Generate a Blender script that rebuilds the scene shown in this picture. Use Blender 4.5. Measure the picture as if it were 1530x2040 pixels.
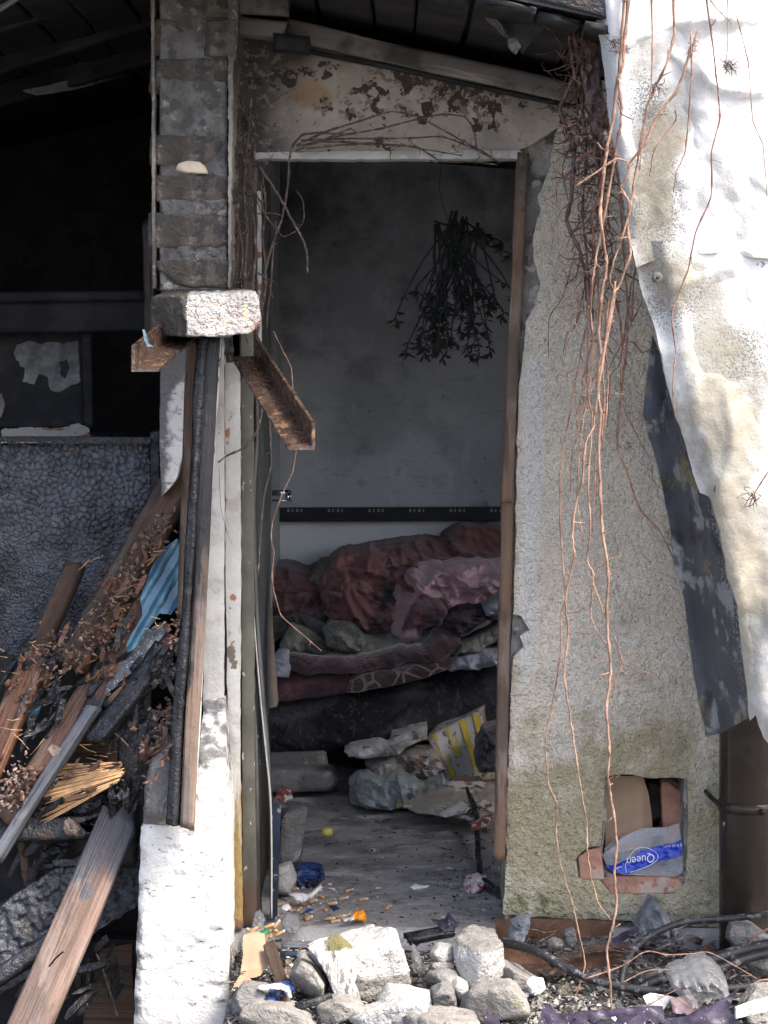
import bpy, bmesh, math, random
import numpy as np
from mathutils import Vector, Matrix
from mathutils.geometry import delaunay_2d_cdt

sc = bpy.context.scene
for o in list(bpy.data.objects):
    bpy.data.objects.remove(o)
C = sc.collection

# ------------------------------------------------------------------ camera, sky, sun, exposure
CAM_D, CAM_Z, K = 6.0, 1.5, 768.0          # metres to the door plane, eye height, photo pixels per metre at the door plane
cam = bpy.data.cameras.new('camera')
cam.sensor_fit = 'VERTICAL'; cam.sensor_height = 36.0
cam.lens = CAM_D * K / 2040.0 * 36.0
cam.shift_y = -322.0 / 2040.0
cam.clip_start = 0.1; cam.clip_end = 500.0
cam_ob = bpy.data.objects.new('camera', cam); C.objects.link(cam_ob)
cam_ob.location = (0, -CAM_D, CAM_Z); cam_ob.rotation_euler = (math.radians(90), 0, 0)
sc.camera = cam_ob

SUN = Vector((0.62, -0.42, 1.0)).normalized()
world = bpy.data.worlds.new('World'); sc.world = world; world.use_nodes = True
wn = world.node_tree
bg = wn.nodes['Background']
sky = wn.nodes.new('ShaderNodeTexSky'); sky.sky_type = 'NISHITA'; sky.sun_disc = False
sky.sun_elevation = math.asin(SUN.z); sky.sun_rotation = math.atan2(SUN.x, SUN.y)
sky.air_density = 0.7; sky.dust_density = 4.0; sky.ozone_density = 1.0
wn.links.new(sky.outputs[0], bg.inputs[0]); bg.inputs[1].default_value = 0.15
sl = bpy.data.lights.new('sun', 'SUN'); sl.energy = 1.5; sl.angle = math.radians(12); sl.color = (1.0, 0.955, 0.89)
so = bpy.data.objects.new('sun', sl); C.objects.link(so)
so.rotation_euler = SUN.to_track_quat('Z', 'Y').to_euler()
sc.view_settings.view_transform = 'Standard'; sc.view_settings.look = 'None'
sc.view_settings.exposure = 2.02; sc.view_settings.gamma = 1.0
sc.view_settings.use_curve_mapping = False
sc.render.engine = 'CYCLES'
sc.cycles.use_denoising = True
try:
    sc.cycles.denoiser = 'OPENIMAGEDENOISE'; sc.cycles.denoising_input_passes = 'RGB_ALBEDO_NORMAL'
except Exception:
    pass
sc.cycles.use_adaptive_sampling = True; sc.cycles.adaptive_threshold = 0.02
sc.cycles.max_bounces = 7; sc.cycles.diffuse_bounces = 5; sc.cycles.glossy_bounces = 3; sc.cycles.transparent_max_bounces = 16
sc.cycles.sample_clamp_indirect = 6.0

# ------------------------------------------------------------------ helpers
rng = random.Random(7)
def S(Y): return (CAM_D + Y) / (CAM_D * K)
def P(px, py, Y):                       # a photo pixel at depth Y (metres behind the door plane) as a point of the place
    s = S(Y); return Vector(((px - 765.0) * s, Y, CAM_Z - (py - 698.0) * s))
def hash3(i, seed):
    h = (i[:, 0].astype(np.int64) * 374761393 + i[:, 1].astype(np.int64) * 668265263 + i[:, 2].astype(np.int64) * 2147483647 + seed * 1274126177) & 0xffffffff
    h = ((h ^ (h >> 13)) * 1274126177) & 0xffffffff
    h = ((h ^ (h >> 16)) * 2246822519) & 0xffffffff
    return ((h ^ (h >> 15)) & 0xffffff) / float(0xffffff)
def vn(p, seed=0):                      # value noise, -1..1
    p = np.asarray(p, float); i = np.floor(p).astype(np.int64); f = p - i; u = f * f * f * (f * (f * 6 - 15) + 10)
    out = np.zeros(len(p))
    for dx in (0, 1):
        for dy in (0, 1):
            for dz in (0, 1):
                w = (u[:, 0] if dx else 1 - u[:, 0]) * (u[:, 1] if dy else 1 - u[:, 1]) * (u[:, 2] if dz else 1 - u[:, 2])
                out += w * hash3(i + np.array([dx, dy, dz]), seed)
    return out * 2 - 1
def fbm(p, oct=4, seed=0, gain=0.5):
    p = np.asarray(p, float); a, t, out = 1.0, 0.0, np.zeros(len(p))
    for k in range(oct):
        out += a * vn(p * (2.03 ** k) + 17.3 * k, seed + k); t += a; a *= gain
    return out / t
def n2(x, y, scale, seed=0, oct=4, sx=1.0, sy=1.0):
    return fbm(np.stack([x * sx / scale, y * sy / scale, np.full_like(x, seed * 3.7)], 1), oct, seed)
def sst(a, b, x): t = np.clip((x - a) / (b - a), 0, 1); return t * t * (3 - 2 * t)
def cells(x, y, size, seed=0):          # cellular noise: F1, F2, cell value
    gx, gy = x / size, y / size
    ix, iy = np.floor(gx).astype(np.int64), np.floor(gy).astype(np.int64)
    f1 = np.full(len(x), 9.0); f2 = f1.copy(); cv = np.zeros(len(x))
    for dx in (-1, 0, 1):
        for dy in (-1, 0, 1):
            c = np.stack([ix + dx, iy + dy, np.zeros_like(ix)], 1)
            a, b, v = hash3(c, seed), hash3(c, seed + 1), hash3(c, seed + 2)
            d = np.hypot(c[:, 0] + a - gx, c[:, 1] + b - gy)
            m = d < f1
            f2 = np.where(m, f1, np.minimum(f2, d)); f1 = np.where(m, d, f1); cv = np.where(m, v, cv)
    return f1, f2, cv

WM = {}
def link(o, parent=None):
    C.objects.link(o)
    if parent is not None:
        o.parent = parent; o.matrix_parent_inverse = WM[parent.name].inverted()
    WM[o.name] = o.matrix_basis.copy()
    return o
def tag(o, label=None, cat=None, group=None, kind=None):
    if label: o['label'] = label
    if cat: o['category'] = cat
    if group: o['group'] = group
    if kind: o['kind'] = kind
    return o
def thing(name, label, cat, loc=(0, 0, 0), group=None):
    o = bpy.data.objects.new(name, None); o.empty_display_size = 0.05; o.location = loc
    o.matrix_basis = Matrix.Translation(Vector(loc))
    link(o); return tag(o, label, cat, group)
def mesh_obj(name, V, F, mat, parent=None, smooth=True, attrs=None, mats=None, fm=None, matrix=None, recenter=True):
    V = np.asarray(V, float)
    if matrix is None:
        c = np.array([V[:, 0].mean(), V[:, 1].mean(), V[:, 2].min()]) if recenter else np.zeros(3)
        V = V - c; M_ = Matrix.Translation(Vector(c))
    else:
        M_ = matrix
    me = bpy.data.meshes.new(name)
    me.from_pydata(V.tolist(), [], [list(map(int, f)) for f in F])
    for m in (mats or [mat]):
        me.materials.append(MT[m] if isinstance(m, str) else m)
    if fm is not None:
        me.polygons.foreach_set('material_index', np.asarray(fm, dtype=np.int32))
    sm = np.full(len(me.polygons), bool(smooth)) if np.isscalar(smooth) else np.asarray(smooth, bool)
    me.polygons.foreach_set('use_smooth', sm)
    if attrs:
        for k, a in attrs.items():
            at = me.attributes.new(k, 'FLOAT', 'POINT'); at.data.foreach_set('value', np.asarray(a, dtype=np.float32))
    me.update()
    o = bpy.data.objects.new(name, me); o.matrix_basis = M_
    return link(o, parent)
def inside(poly, x, y):
    r = np.zeros(len(x), bool); n = len(poly); j = n - 1
    for i in range(n):
        xi, yi = poly[i]; xj, yj = poly[j]
        if yi != yj:
            c = ((yi > y) != (yj > y)) & (x < (xj - xi) * (y - yi) / (yj - yi) + xi)
            r ^= c
        j = i
    return r
def resample(poly, step, jit=0, seed=0, jscale=None, closed=True):
    out = []; n = len(poly)
    for i in range(n if closed else n - 1):
        a, b = np.array(poly[i], float), np.array(poly[(i + 1) % n], float)
        k = max(1, int(round(np.linalg.norm(b - a) / step)))
        for t in range(k): out.append(a + (b - a) * t / k)
    out = np.array(out)
    if jit:
        js = jscale or step * 3
        out = out + jit * np.stack([n2(out[:, 0], out[:, 1], js, seed + 5, 3), n2(out[:, 0], out[:, 1], js, seed + 9, 3)], 1)
    return out
def relief(name, outer, mat, parent=None, Y=0.0, step=12, thick=0.05, holes=(), disp=None, jit=0, jscale=None, seed=0, attrs=None, smooth=True, backmat=None, close=True):
    """a solid slab: an outline with a relief on its front, its own depth and thickness"""
    O = resample(outer, step, jit, seed, jscale)
    H = [resample(h, step, jit, seed + 31 + k, jscale) for k, h in enumerate(holes)]
    loops = [O] + H
    B = np.concatenate(loops)
    x0, y0 = O.min(0); x1, y1 = O.max(0)
    gx, gy = np.meshgrid(np.arange(x0 + step / 2, x1, step), np.arange(y0 + step / 2, y1, step * 0.87))
    gx[1::2] += step / 2
    gx = gx.ravel(); gy = gy.ravel()
    r_ = np.random.RandomState(seed + 3)
    gx = gx + r_.uniform(-.2, .2, len(gx)) * step; gy = gy + r_.uniform(-.2, .2, len(gy)) * step
    k = inside(O, gx, gy)
    for h in H: k &= ~inside(h, gx, gy)
    gx, gy = gx[k], gy[k]
    def bdist(x, y):
        d = np.full(len(x), 1e9)
        for q in range(0, len(B), 400):
            d = np.minimum(d, np.hypot(x[:, None] - B[None, q:q + 400, 0], y[:, None] - B[None, q:q + 400, 1]).min(1))
        return d
    if len(gx):
        k = bdist(gx, gy) > step * 0.55
        gx, gy = gx[k], gy[k]
    pts = [Vector((float(a), float(b))) for a, b in B] + [Vector((float(a), float(b))) for a, b in zip(gx, gy)]
    E = []; off = 0
    for L in loops:
        n = len(L); E += [(off + i, off + (i + 1) % n) for i in range(n)]; off += n
    vs, _, fs, *_ = delaunay_2d_cdt(pts, E, [], 0, 1e-4)
    xy = np.array([(v.x, v.y) for v in vs]); T = np.array([f for f in fs if len(f) == 3])
    c = xy[T].mean(1)
    k = inside(O, c[:, 0], c[:, 1])
    for h in H: k &= ~inside(h, c[:, 0], c[:, 1])
    T = T[k]
    a = xy[T]; area = (a[:, 1, 0] - a[:, 0, 0]) * (a[:, 2, 1] - a[:, 0, 1]) - (a[:, 1, 1] - a[:, 0, 1]) * (a[:, 2, 0] - a[:, 0, 0])
    T[area > 0] = T[area > 0][:, ::-1]
    px, py = xy[:, 0], xy[:, 1]
    Yv = Y(px, py) if callable(Y) else np.full(len(px), float(Y))
    s = (CAM_D + Yv) / (CAM_D * K)
    X = (px - 765) * s; Z = CAM_Z - (py - 698) * s
    D = disp(px, py, bdist(px, py)) if disp else 0
    front = np.stack([X, Yv - D, Z], 1)
    n = len(front)
    if not close:
        F = [tuple(t) for t in T]
        V = front
        at = {k_: f(px, py) for k_, f in attrs.items()} if attrs else None
        return mesh_obj(name, V, F, mat, parent, smooth, at)
    th = thick(px, py) if callable(thick) else thick
    back = np.stack([X, Yv + th, Z], 1)
    ed = {}
    for t in T:
        for i in range(3):
            e = (t[i], t[(i + 1) % 3]); ed[e] = ed.get(e, 0) + 1
    F = [tuple(t) for t in T] + [tuple(n + q for q in t[::-1]) for t in T]
    sm = [smooth] * len(T) + [True] * len(T); fm = [0] * len(T) + [1 if backmat else 0] * len(T)
    # separate skirt vertices keep the rim crisp
    bi = sorted({e[0] for e in ed if (e[1], e[0]) not in ed} | {e[1] for e in ed if (e[1], e[0]) not in ed})
    m = {b: q for q, b in enumerate(bi)}; nb = len(bi)
    V = np.concatenate([front, back, front[bi], back[bi]])
    for e in ed:
        if (e[1], e[0]) not in ed:
            a_, b_ = m[e[0]], m[e[1]]
            F.append((2 * n + b_, 2 * n + a_, 2 * n + nb + a_, 2 * n + nb + b_)); sm.append(True); fm.append(1 if backmat else 0)
    at = None
    if attrs:
        at = {}
        for k_, f in attrs.items():
            v = f(px, py); at[k_] = np.concatenate([v, v, v[bi], v[bi]])
    return mesh_obj(name, V, F, mat, parent, sm, at, mats=[mat, backmat] if backmat else None, fm=fm)
def ribbon_tube(path, rad, sides=6):
    """verts and faces of a tapering tube along a path"""
    path = [Vector(p) for p in path]; V = []; F = []
    n = len(path); up = Vector((0.3, 0.9, 0.2)).normalized()
    for i, p in enumerate(path):
        t = (path[min(i + 1, n - 1)] - path[max(i - 1, 0)])
        if t.length < 1e-9: t = Vector((0, 0, 1))
        t.normalize(); a = t.cross(up)
        if a.length < 1e-4: a = t.cross(Vector((1, 0, 0)))
        a.normalize(); b = t.cross(a); r = rad[i] if hasattr(rad, '__len__') else rad
        for k in range(sides):
            q = 2 * math.pi * k / sides
            V.append(p + (a * math.cos(q) + b * math.sin(q)) * r)
    for i in range(n - 1):
        for k in range(sides):
            k2 = (k + 1) % sides
            F.append((i * sides + k, i * sides + k2, (i + 1) * sides + k2, (i + 1) * sides + k))
    F.append(tuple(range(sides - 1, -1, -1))); F.append(tuple((n - 1) * sides + k for k in range(sides)))
    return [tuple(v) for v in V], F
def join(parts):
    V, F = [], []
    for v, f in parts:
        o = len(V); V += list(v); F += [tuple(o + i for i in g) for g in f]
    return V, F
def catmull(pts, sub):
    pts = [Vector(p) for p in pts]
    if len(pts) < 3:
        return [pts[0].lerp(pts[-1], i / sub) for i in range(sub + 1)]
    out = []
    for i in range(len(pts) - 1):
        p0 = pts[max(i - 1, 0)]; p1 = pts[i]; p2 = pts[i + 1]; p3 = pts[min(i + 2, len(pts) - 1)]
        for k in range(sub):
            t = k / sub
            out.append(0.5 * ((2 * p1) + (p2 - p0) * t + (2 * p0 - 5 * p1 + 4 * p2 - p3) * t * t + (3 * p1 - p0 - 3 * p2 + p3) * t ** 3))
    out.append(pts[-1]); return out
def cable(name, pts, r, mat, parent=None, sub=8, sides=8, wob=0.0):
    p = catmull([P(*q) for q in pts], sub)
    if wob: p = [v + Vector((rng.uniform(-1, 1), rng.uniform(-1, 1), rng.uniform(-1, 1))) * wob for v in p]
    V, F = ribbon_tube(p, r, sides); return mesh_obj(name, V, F, mat, parent)
def stem(name, pts, Y, r0, r1, mat, parent, seed=0, twigs=True, sides=6, knot=1.45, tw_len=0.03):
    """one woody stem with knots, kinks and short stub twigs"""
    R = random.Random(seed); r0 *= .58; r1 *= .58
    pp = [P(q[0], q[1], q[2] if len(q) > 2 else Y + R.uniform(-.015, .015)) for q in pts]
    path = catmull(pp, 5); lin = [p_.lerp(q_, k_ / 5) for p_, q_ in zip(pp, pp[1:]) for k_ in range(5)] + [pp[-1]]
    if len(lin) == len(path): path = [u_.lerp(v_, .6) for u_, v_ in zip(path, lin)]
    L = [0.0]
    for a, b in zip(path, path[1:]): L.append(L[-1] + (b - a).length)
    path = [p + Vector((R.uniform(-1, 1), R.uniform(-1, 1), R.uniform(-.4, .4))) * min(r0, .004) * 0.35 for p in path]
    tot = L[-1]; rad = []; nxt = R.uniform(.02, .06); parts = []
    for i, l in enumerate(L):
        r = r0 + (r1 - r0) * l / tot
        if l >= nxt:
            if twigs and R.random() < .55:
                d = Vector((R.uniform(-1, 1), R.uniform(-.8, .5), R.uniform(-.7, .5))).normalized()
                ln = R.uniform(.25, 1.0) * tw_len
                q0 = path[i]; q1 = q0 + d * ln * .5; q2 = q1 + (d + Vector((R.uniform(-.7, .7), 0, R.uniform(-.7, .7)))).normalized() * ln * .6
                parts.append(ribbon_tube([q0, q1, q2], [r * .75, r * .55, r * .4], 5))
            r *= knot; nxt = l + R.uniform(.035, .10)
        rad.append(r)
    parts.insert(0, ribbon_tube(path, rad, sides))
    V, F = join(parts); return mesh_obj(name, V, F, mat, parent)
_ICO = {}
def ico(n):
    if n not in _ICO:
        bm = bmesh.new(); bmesh.ops.create_icosphere(bm, subdivisions=n, radius=1.0)
        _ICO[n] = (np.array([v.co[:] for v in bm.verts]), [tuple(v.index for v in f.verts) for f in bm.faces]); bm.free()
    return _ICO[n]
def hull_planes(pts):
    bm = bmesh.new()
    for p in pts: bm.verts.new(p)
    bmesh.ops.convex_hull(bm, input=list(bm.verts))
    bm.normal_update(); c = sum((Vector(p) for p in pts), Vector()) / len(pts)
    pl = []
    for f in bm.faces:
        n = f.normal.copy(); d = n.dot(f.verts[0].co - c)
        if d < 0: n, d = -n, -d
        if n.length > .5: pl.append((n.x, n.y, n.z, d))
    bm.free(); return np.array(c), np.array(pl)
def rock_from(name, pts, mat, parent=None, seed=0, sub=5, rough=0.03, fine=0.014, chips=11, mats=None, pick=None):
    """a broken lump: the hull of a few corner points, chipped by random planes, with a rough skin"""
    c, pl = hull_planes(pts); V, F = ico(sub); R = np.random.RandomState(seed)
    size = np.abs(np.array(pts) - c).max()
    for k in range(chips):
        n = R.normal(size=3); n /= np.linalg.norm(n)
        d = max(np.max((np.array(pts) - c) @ n) * R.uniform(.62, .9), size * .2)
        pl = np.vstack([pl, [*n, d]])
    dots = V @ pl[:, :3].T
    with np.errstate(divide='ignore', invalid='ignore'):
        r = np.where(dots > 1e-3, pl[None, :, 3] / np.maximum(dots, 1e-3), 1e9)
    # soft minimum rounds the arrises a little
    kk = 170.0 / size
    rm = r.min(1); rs = -np.log(np.exp(-kk * (r - rm[:, None])).sum(1)) / kk + rm
    q = V * rs[:, None]
    nz = fbm(q / size * 2.2 + seed, 4, seed) * rough * size + fbm(q / size * 11 + seed, 3, seed + 9) * fine * 1.6 * size - np.clip(vn(q / size * 5.5 + 3.3 * seed, seed + 21) - .25, 0, 1) * rough * 1.3 * size
    q = q + V * nz[:, None] + c
    fm = None
    if pick is not None:
        cen = q[np.array(F)].mean(1); fm = pick(cen)
    return mesh_obj(name, q, F, mat, parent, True, mats=mats, fm=fm)
def rock(name, poly, Y0, Y1, mat, parent=None, seed=0, sub=5, shrink=.86, **kw):
    """lump whose outline seen from the front is poly (photo pixels), reaching from depth Y0 to Y1"""
    R = random.Random(seed); cx = sum(p[0] for p in poly) / len(poly); cy = sum(p[1] for p in poly) / len(poly)
    Ym = Y0 + (Y1 - Y0) * .38; pts = []
    for (x, y) in poly:
        pts.append(P(x, y, Ym + R.uniform(-.1, .1) * (Y1 - Y0)))
        f = shrink + R.uniform(-.08, .12); pts.append(P(cx + (x - cx) * f, cy + (y - cy) * f, Y0))
        f = shrink + R.uniform(-.05, .15); p = P(cx + (x - cx) * f, cy + (y - cy) * f, Ym); p.y = Y1; pts.append(p)
    return rock_from(name, [tuple(p) for p in pts], mat, parent, seed, sub, **kw)
def frame(A, B, nrm):
    X = (B - A).normalized(); Z = nrm - X * nrm.dot(X); Z.normalize(); Yx = Z.cross(X)
    return Matrix(((X.x, Yx.x, Z.x, A.x), (X.y, Yx.y, Z.y, A.y), (X.z, Yx.z, Z.z, A.z), (0, 0, 0, 1))), (B - A).length
def plank(name, A, B, w, t, mat, parent=None, nrm=(0, -1, 0), seed=0, warp=.004, rough=.002, jag=(0.01, 0.01), char=None, seg=.02, taper=(1, 1), mats=None, bow=0.0, groove=0.0):
    """a board along its own x axis, with uneven faces and broken ends"""
    A, B = Vector(A), Vector(B); M_, L = frame(A, B, Vector(nrm)); nx = max(4, int(L / seg))
    nw, nt = max(4, int(w / .008)), 3
    ring = [(-.5 + i / nw, -.5) for i in range(nw)] + [(.5, -.5 + i / nt) for i in range(nt)] + [(.5 - i / nw, .5) for i in range(nw)] + [(-.5, .5 - i / nt) for i in range(nt)]
    ring = np.array(ring); nr = len(ring); ch = np.abs(ring).min(1) > .49
    u = np.linspace(0, 1, nx + 1)
    U = np.repeat(u, nr); R_ = np.tile(ring, (nx + 1, 1))
    sc_ = taper[0] + (taper[1] - taper[0]) * U
    y = R_[:, 0] * w * sc_; z = R_[:, 1] * t; x = U * L
    cor = np.tile(ch, nx + 1); y = np.where(cor, y * .985, y); z = np.where(cor, z * .9, z)
    q = np.stack([x * 6, y * 25, z * 25], 1) + seed * 7.1
    y = y + fbm(np.stack([x * 3, np.zeros_like(x), np.zeros_like(x)], 1) + seed, 2, seed) * warp + vn(q, seed) * rough
    z = z + fbm(np.stack([x * 3, y * 6, np.ones_like(x)], 1) + seed, 2, seed + 4) * warp + fbm(q * 1.7, 3, seed + 8) * rough + bow * np.sin(math.pi * U)
    if groove:
        z = z - groove * np.clip(vn(np.stack([x * 2, y * 90, np.zeros_like(x)], 1) + seed, seed + 2), 0, 1) * np.sign(R_[:, 1])
    e0 = np.exp(-U * L / .03); e1 = np.exp(-(1 - U) * L / .03)
    g = vn(np.stack([y * 60, np.full_like(y, seed), np.zeros_like(y)], 1), seed + 1)
    x = x + e0 * g * jag[0] + e1 * g * jag[1]
    V = np.stack([x, y, z], 1); F = []
    for i in range(nx):
        for k in range(nr):
            k2 = (k + 1) % nr
            F.append((i * nr + k, i * nr + k2, (i + 1) * nr + k2, (i + 1) * nr + k))
    F.append(tuple(range(nr - 1, -1, -1))); F.append(tuple(nx * nr + k for k in range(nr)))
    F = [f[::-1] for f in F]
    at = None
    if char:
        at = {'char': np.clip(char(U, y / w), 0, 1)}
    o = mesh_obj(name, V, F, mat, parent, True, at, mats=mats, matrix=M_)
    o.data.update(); return o
def box(name, lo, hi, mat, parent=None, bevel=.004, M_=None):
    """a small box with eased edges, in world metres"""
    bm = bmesh.new(); bmesh.ops.create_cube(bm, size=1.0)
    lo, hi = Vector(lo), Vector(hi); c = (lo + hi) / 2; d = hi - lo
    for v in bm.verts: v.co = Vector((v.co.x * d.x, v.co.y * d.y, v.co.z * d.z))
    if bevel: bmesh.ops.bevel(bm, geom=list(bm.edges), offset=min(bevel, min(d) * .3), segments=2, affect='EDGES')
    V = [tuple(v.co) for v in bm.verts]; bm.verts.index_update(); F = [tuple(v.index for v in f.verts) for f in bm.faces]; bm.free()
    T = Matrix.Translation(c) if M_ is None else Matrix.Translation(c) @ M_
    return mesh_obj(name, V, F, mat, parent, False, matrix=T)

def folds(n, box_, ang, seed, amp=.03, wmin=4, wmax=10, lmin=40, lmax=130, spread=.5):
    """drapery: many tapering one-sided ridges running across a cloth (or dents across a sheet)"""
    R = random.Random(seed); fs = []
    for _ in range(n):
        fs.append((R.uniform(box_[0], box_[2]), R.uniform(box_[1], box_[3]), ang + R.gauss(0, spread), R.uniform(lmin, lmax), R.uniform(wmin, wmax), R.uniform(.3, 1) * amp, R.uniform(-1, 1) * .004, R.uniform(1.3, 3.0), R.choice((-1, 1))))
    def f(x, y):
        h = np.zeros(len(x))
        for (cx, cy, a_, L, w, am, cu, sk, sg) in fs:
            c_, s_ = math.cos(a_), math.sin(a_); u = (x - cx) * c_ + (y - cy) * s_; v = sg * (-(x - cx) * s_ + (y - cy) * c_ - cu * u * u)
            t = np.clip(1 - (u / L) ** 2, 0, 1)
            h = np.maximum(h, am * t * np.where(v > 0, np.exp(-v / (w * sk)), np.exp(-(v / (w * .55)) ** 2))) + .25 * am * t * np.exp(-(v / (w * 2.5)) ** 2)
        return h
    return f

# ------------------------------------------------------------------ materials (all procedural)
MT = {}
def mat(name, base, var=.18, vs=6.0, layers=(), rough=.85, bumps=(), metal=0.0, spec=.4, stretch=(1, 1, 1), alpha=1.0, trans=0.0, sheen=0.0, ior=1.45, rvar=0.0, coat=0.0):
    m = bpy.data.materials.new(name); m.use_nodes = True; nt = m.node_tree; N = nt.nodes; Lk = nt.links
    b = N['Principled BSDF']; MT[name] = m
    tc = N.new('ShaderNodeTexCoord').outputs['Object']
    def vec(st):
        if tuple(st) == (1, 1, 1): return tc
        mp = N.new('ShaderNodeMapping'); mp.inputs['Scale'].default_value = st; Lk.new(tc, mp.inputs[0]); return mp.outputs[0]
    def noise(scale, detail=5, st=(1, 1, 1), dist=0.0, k='noise', r=.6):
        if k == 'noise':
            n = N.new('ShaderNodeTexNoise'); n.inputs['Scale'].default_value = scale; n.inputs['Detail'].default_value = min(detail, 2.5 if scale > 80 else (3.5 if scale > 30 else 5))
            n.inputs['Roughness'].default_value = r; n.inputs['Distortion'].default_value = dist
            Lk.new(vec(st), n.inputs['Vector']); return n.outputs['Fac']
        n = N.new('ShaderNodeTexVoronoi'); n.inputs['Scale'].default_value = scale
        n.feature = {'vor': 'F1', 'crack': 'DISTANCE_TO_EDGE'}[k]; n.inputs['Randomness'].default_value = 1.0
        Lk.new(vec(st), n.inputs['Vector']); return n.outputs['Distance']
    def rng_(v, lo, hi, a=0.0, c=1.0):
        r = N.new('ShaderNodeMapRange'); r.interpolation_type = 'SMOOTHSTEP'
        for q, w in zip(('From Min', 'From Max', 'To Min', 'To Max'), (lo, hi, a, c)): r.inputs[q].default_value = w
        Lk.new(v, r.inputs['Value']); return r.outputs[0]
    def mth(op, a, c):
        q = N.new('ShaderNodeMath'); q.operation = op
        for i, v in enumerate((a, c)):
            if isinstance(v, (int, float)): q.inputs[i].default_value = v
            else: Lk.new(v, q.inputs[i])
        return q.outputs[0]
    def mix(f, a, c):
        q = N.new('ShaderNodeMix'); q.data_type = 'RGBA'; Lk.new(f, q.inputs[0])
        for i, v in ((6, a), (7, c)):
            if isinstance(v, (tuple, list)): q.inputs[i].default_value = (*v[:3], 1)
            else: Lk.new(v, q.inputs[i])
        return q.outputs[2]
    lo = tuple(v * (1 - var) for v in base); hi = tuple(min(1, v * (1 + var)) for v in base)
    col = mix(rng_(noise(vs, 5, stretch), .36, .64), lo, hi)
    ro = None
    for l in layers:
        n = noise(l.get('s', 10), l.get('d', 5), l.get('st', (1, 1, 1)), l.get('dist', 0.0), l.get('k', 'noise')); ct = 1.75 if l.get('k', 'noise') == 'noise' else 1.0; lo_, hi_ = l['lo'], l['hi']
        if 'a' in l:
            at = N.new('ShaderNodeAttribute'); at.attribute_name = l['a']
            n = mth('ADD', at.outputs['Fac'], mth('MULTIPLY', mth('SUBTRACT', n, .5), l.get('amt', .6) * ct))
        elif ct > 1: lo_, hi_ = .5 + (lo_ - .5) / ct, .5 + (hi_ - .5) / ct
        f = rng_(n, lo_, hi_)
        if 'm' in l: f = mth('MULTIPLY', f, l['m'])
        c = l['c']
        if l.get('cv'):
            c = mix(noise(l.get('s', 10) * 3.1, 4), tuple(v * (1 - l['cv']) for v in l['c']), tuple(min(1, v * (1 + l['cv'])) for v in l['c']))
        col = mix(f, col, c)
        if 'r' in l:
            q = N.new('ShaderNodeMix'); q.data_type = 'FLOAT'; Lk.new(f, q.inputs[0])
            if ro is None: q.inputs[2].default_value = rough
            else: Lk.new(ro, q.inputs[2])
            q.inputs[3].default_value = l['r']; ro = q.outputs[0]
    Lk.new(col, b.inputs['Base Color'])
    if rvar and ro is None: ro = rng_(noise(vs * 4, 4), .3, .7, max(.05, rough - rvar), min(1, rough + rvar))
    if ro is not None: Lk.new(ro, b.inputs['Roughness'])
    else: b.inputs['Roughness'].default_value = rough
    b.inputs['Metallic'].default_value = metal; b.inputs['Specular IOR Level'].default_value = spec
    b.inputs['Alpha'].default_value = alpha; b.inputs['Transmission Weight'].default_value = trans; b.inputs['IOR'].default_value = ior
    b.inputs['Sheen Weight'].default_value = sheen; b.inputs['Coat Weight'].default_value = coat
    nrm = None
    for (s, dist, *rest) in bumps:
        kk = rest[0] if rest else {}
        h = noise(s, kk.get('d', 4), kk.get('st', (1, 1, 1)), kk.get('dist', 0.0), kk.get('k', 'noise'))
        if kk.get('k') == 'crack': h = rng_(h, 0, .12)
        bp = N.new('ShaderNodeBump'); bp.inputs['Strength'].default_value = kk.get('str', 1.0); bp.inputs['Distance'].default_value = dist
        Lk.new(h, bp.inputs['Height'])
        if nrm is not None: Lk.new(nrm, bp.inputs['Normal'])
        nrm = bp.outputs[0]
    if nrm is not None: Lk.new(nrm, b.inputs['Normal'])
    return m
W = (.06, 1, 1)     # stretch along a board's own length
mat('stucco', (0.700, 0.620, 0.490), .10, 5, layers=[
    dict(c=(.44, .40, .34), s=60, lo=.60, hi=.78, m=.5), dict(c=(.70, .645, .56), s=3, lo=.52, hi=.70, m=.6),
    dict(c=(.36, .31, .18), s=9, lo=.36, hi=.80, a='moss', amt=.9, m=.85, cv=.25), dict(c=(.10, .13, .05), s=13, lo=.62, hi=.85, a='green', amt=1.0, m=.8, cv=.3),
    dict(c=(.70, .68, .63), s=30, lo=.45, hi=.6, a='smooth', amt=.5, m=.7), dict(c=(.26, .235, .20), s=110, lo=.82, hi=.9, m=.5)],
    rough=.95, bumps=[(62, .026, dict(d=3)), (220, .004)])
mat('mortar', (.27, .255, .225), .25, 12, layers=[dict(c=(.12, .11, .10), s=25, lo=.52, hi=.68), dict(c=(.42, .40, .35), s=18, lo=.62, hi=.72)], rough=.95, bumps=[(60, .008), (200, .003)])
mat('oldplaster', (0.390, 0.340, 0.275), .16, 7, layers=[
    dict(c=(.30, .17, .08), s=6, lo=.45, hi=.75, a='rust', amt=.9, m=.75, cv=.4),
    dict(c=(.055, .04, .032), s=24, lo=.62, hi=.66, a='peel', amt=.8, cv=.4),
    dict(c=(.10, .055, .035), s=60, lo=.63, hi=.68, a='peel', amt=.62),
    dict(c=(.035, .033, .035), s=4, lo=.35, hi=1.0, a='soot', amt=.6, m=.9), dict(c=(.3, .26, .2), s=60, lo=.6, hi=.7, m=.5)], rough=.93, bumps=[(22, .004), (120, .0015)])
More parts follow.
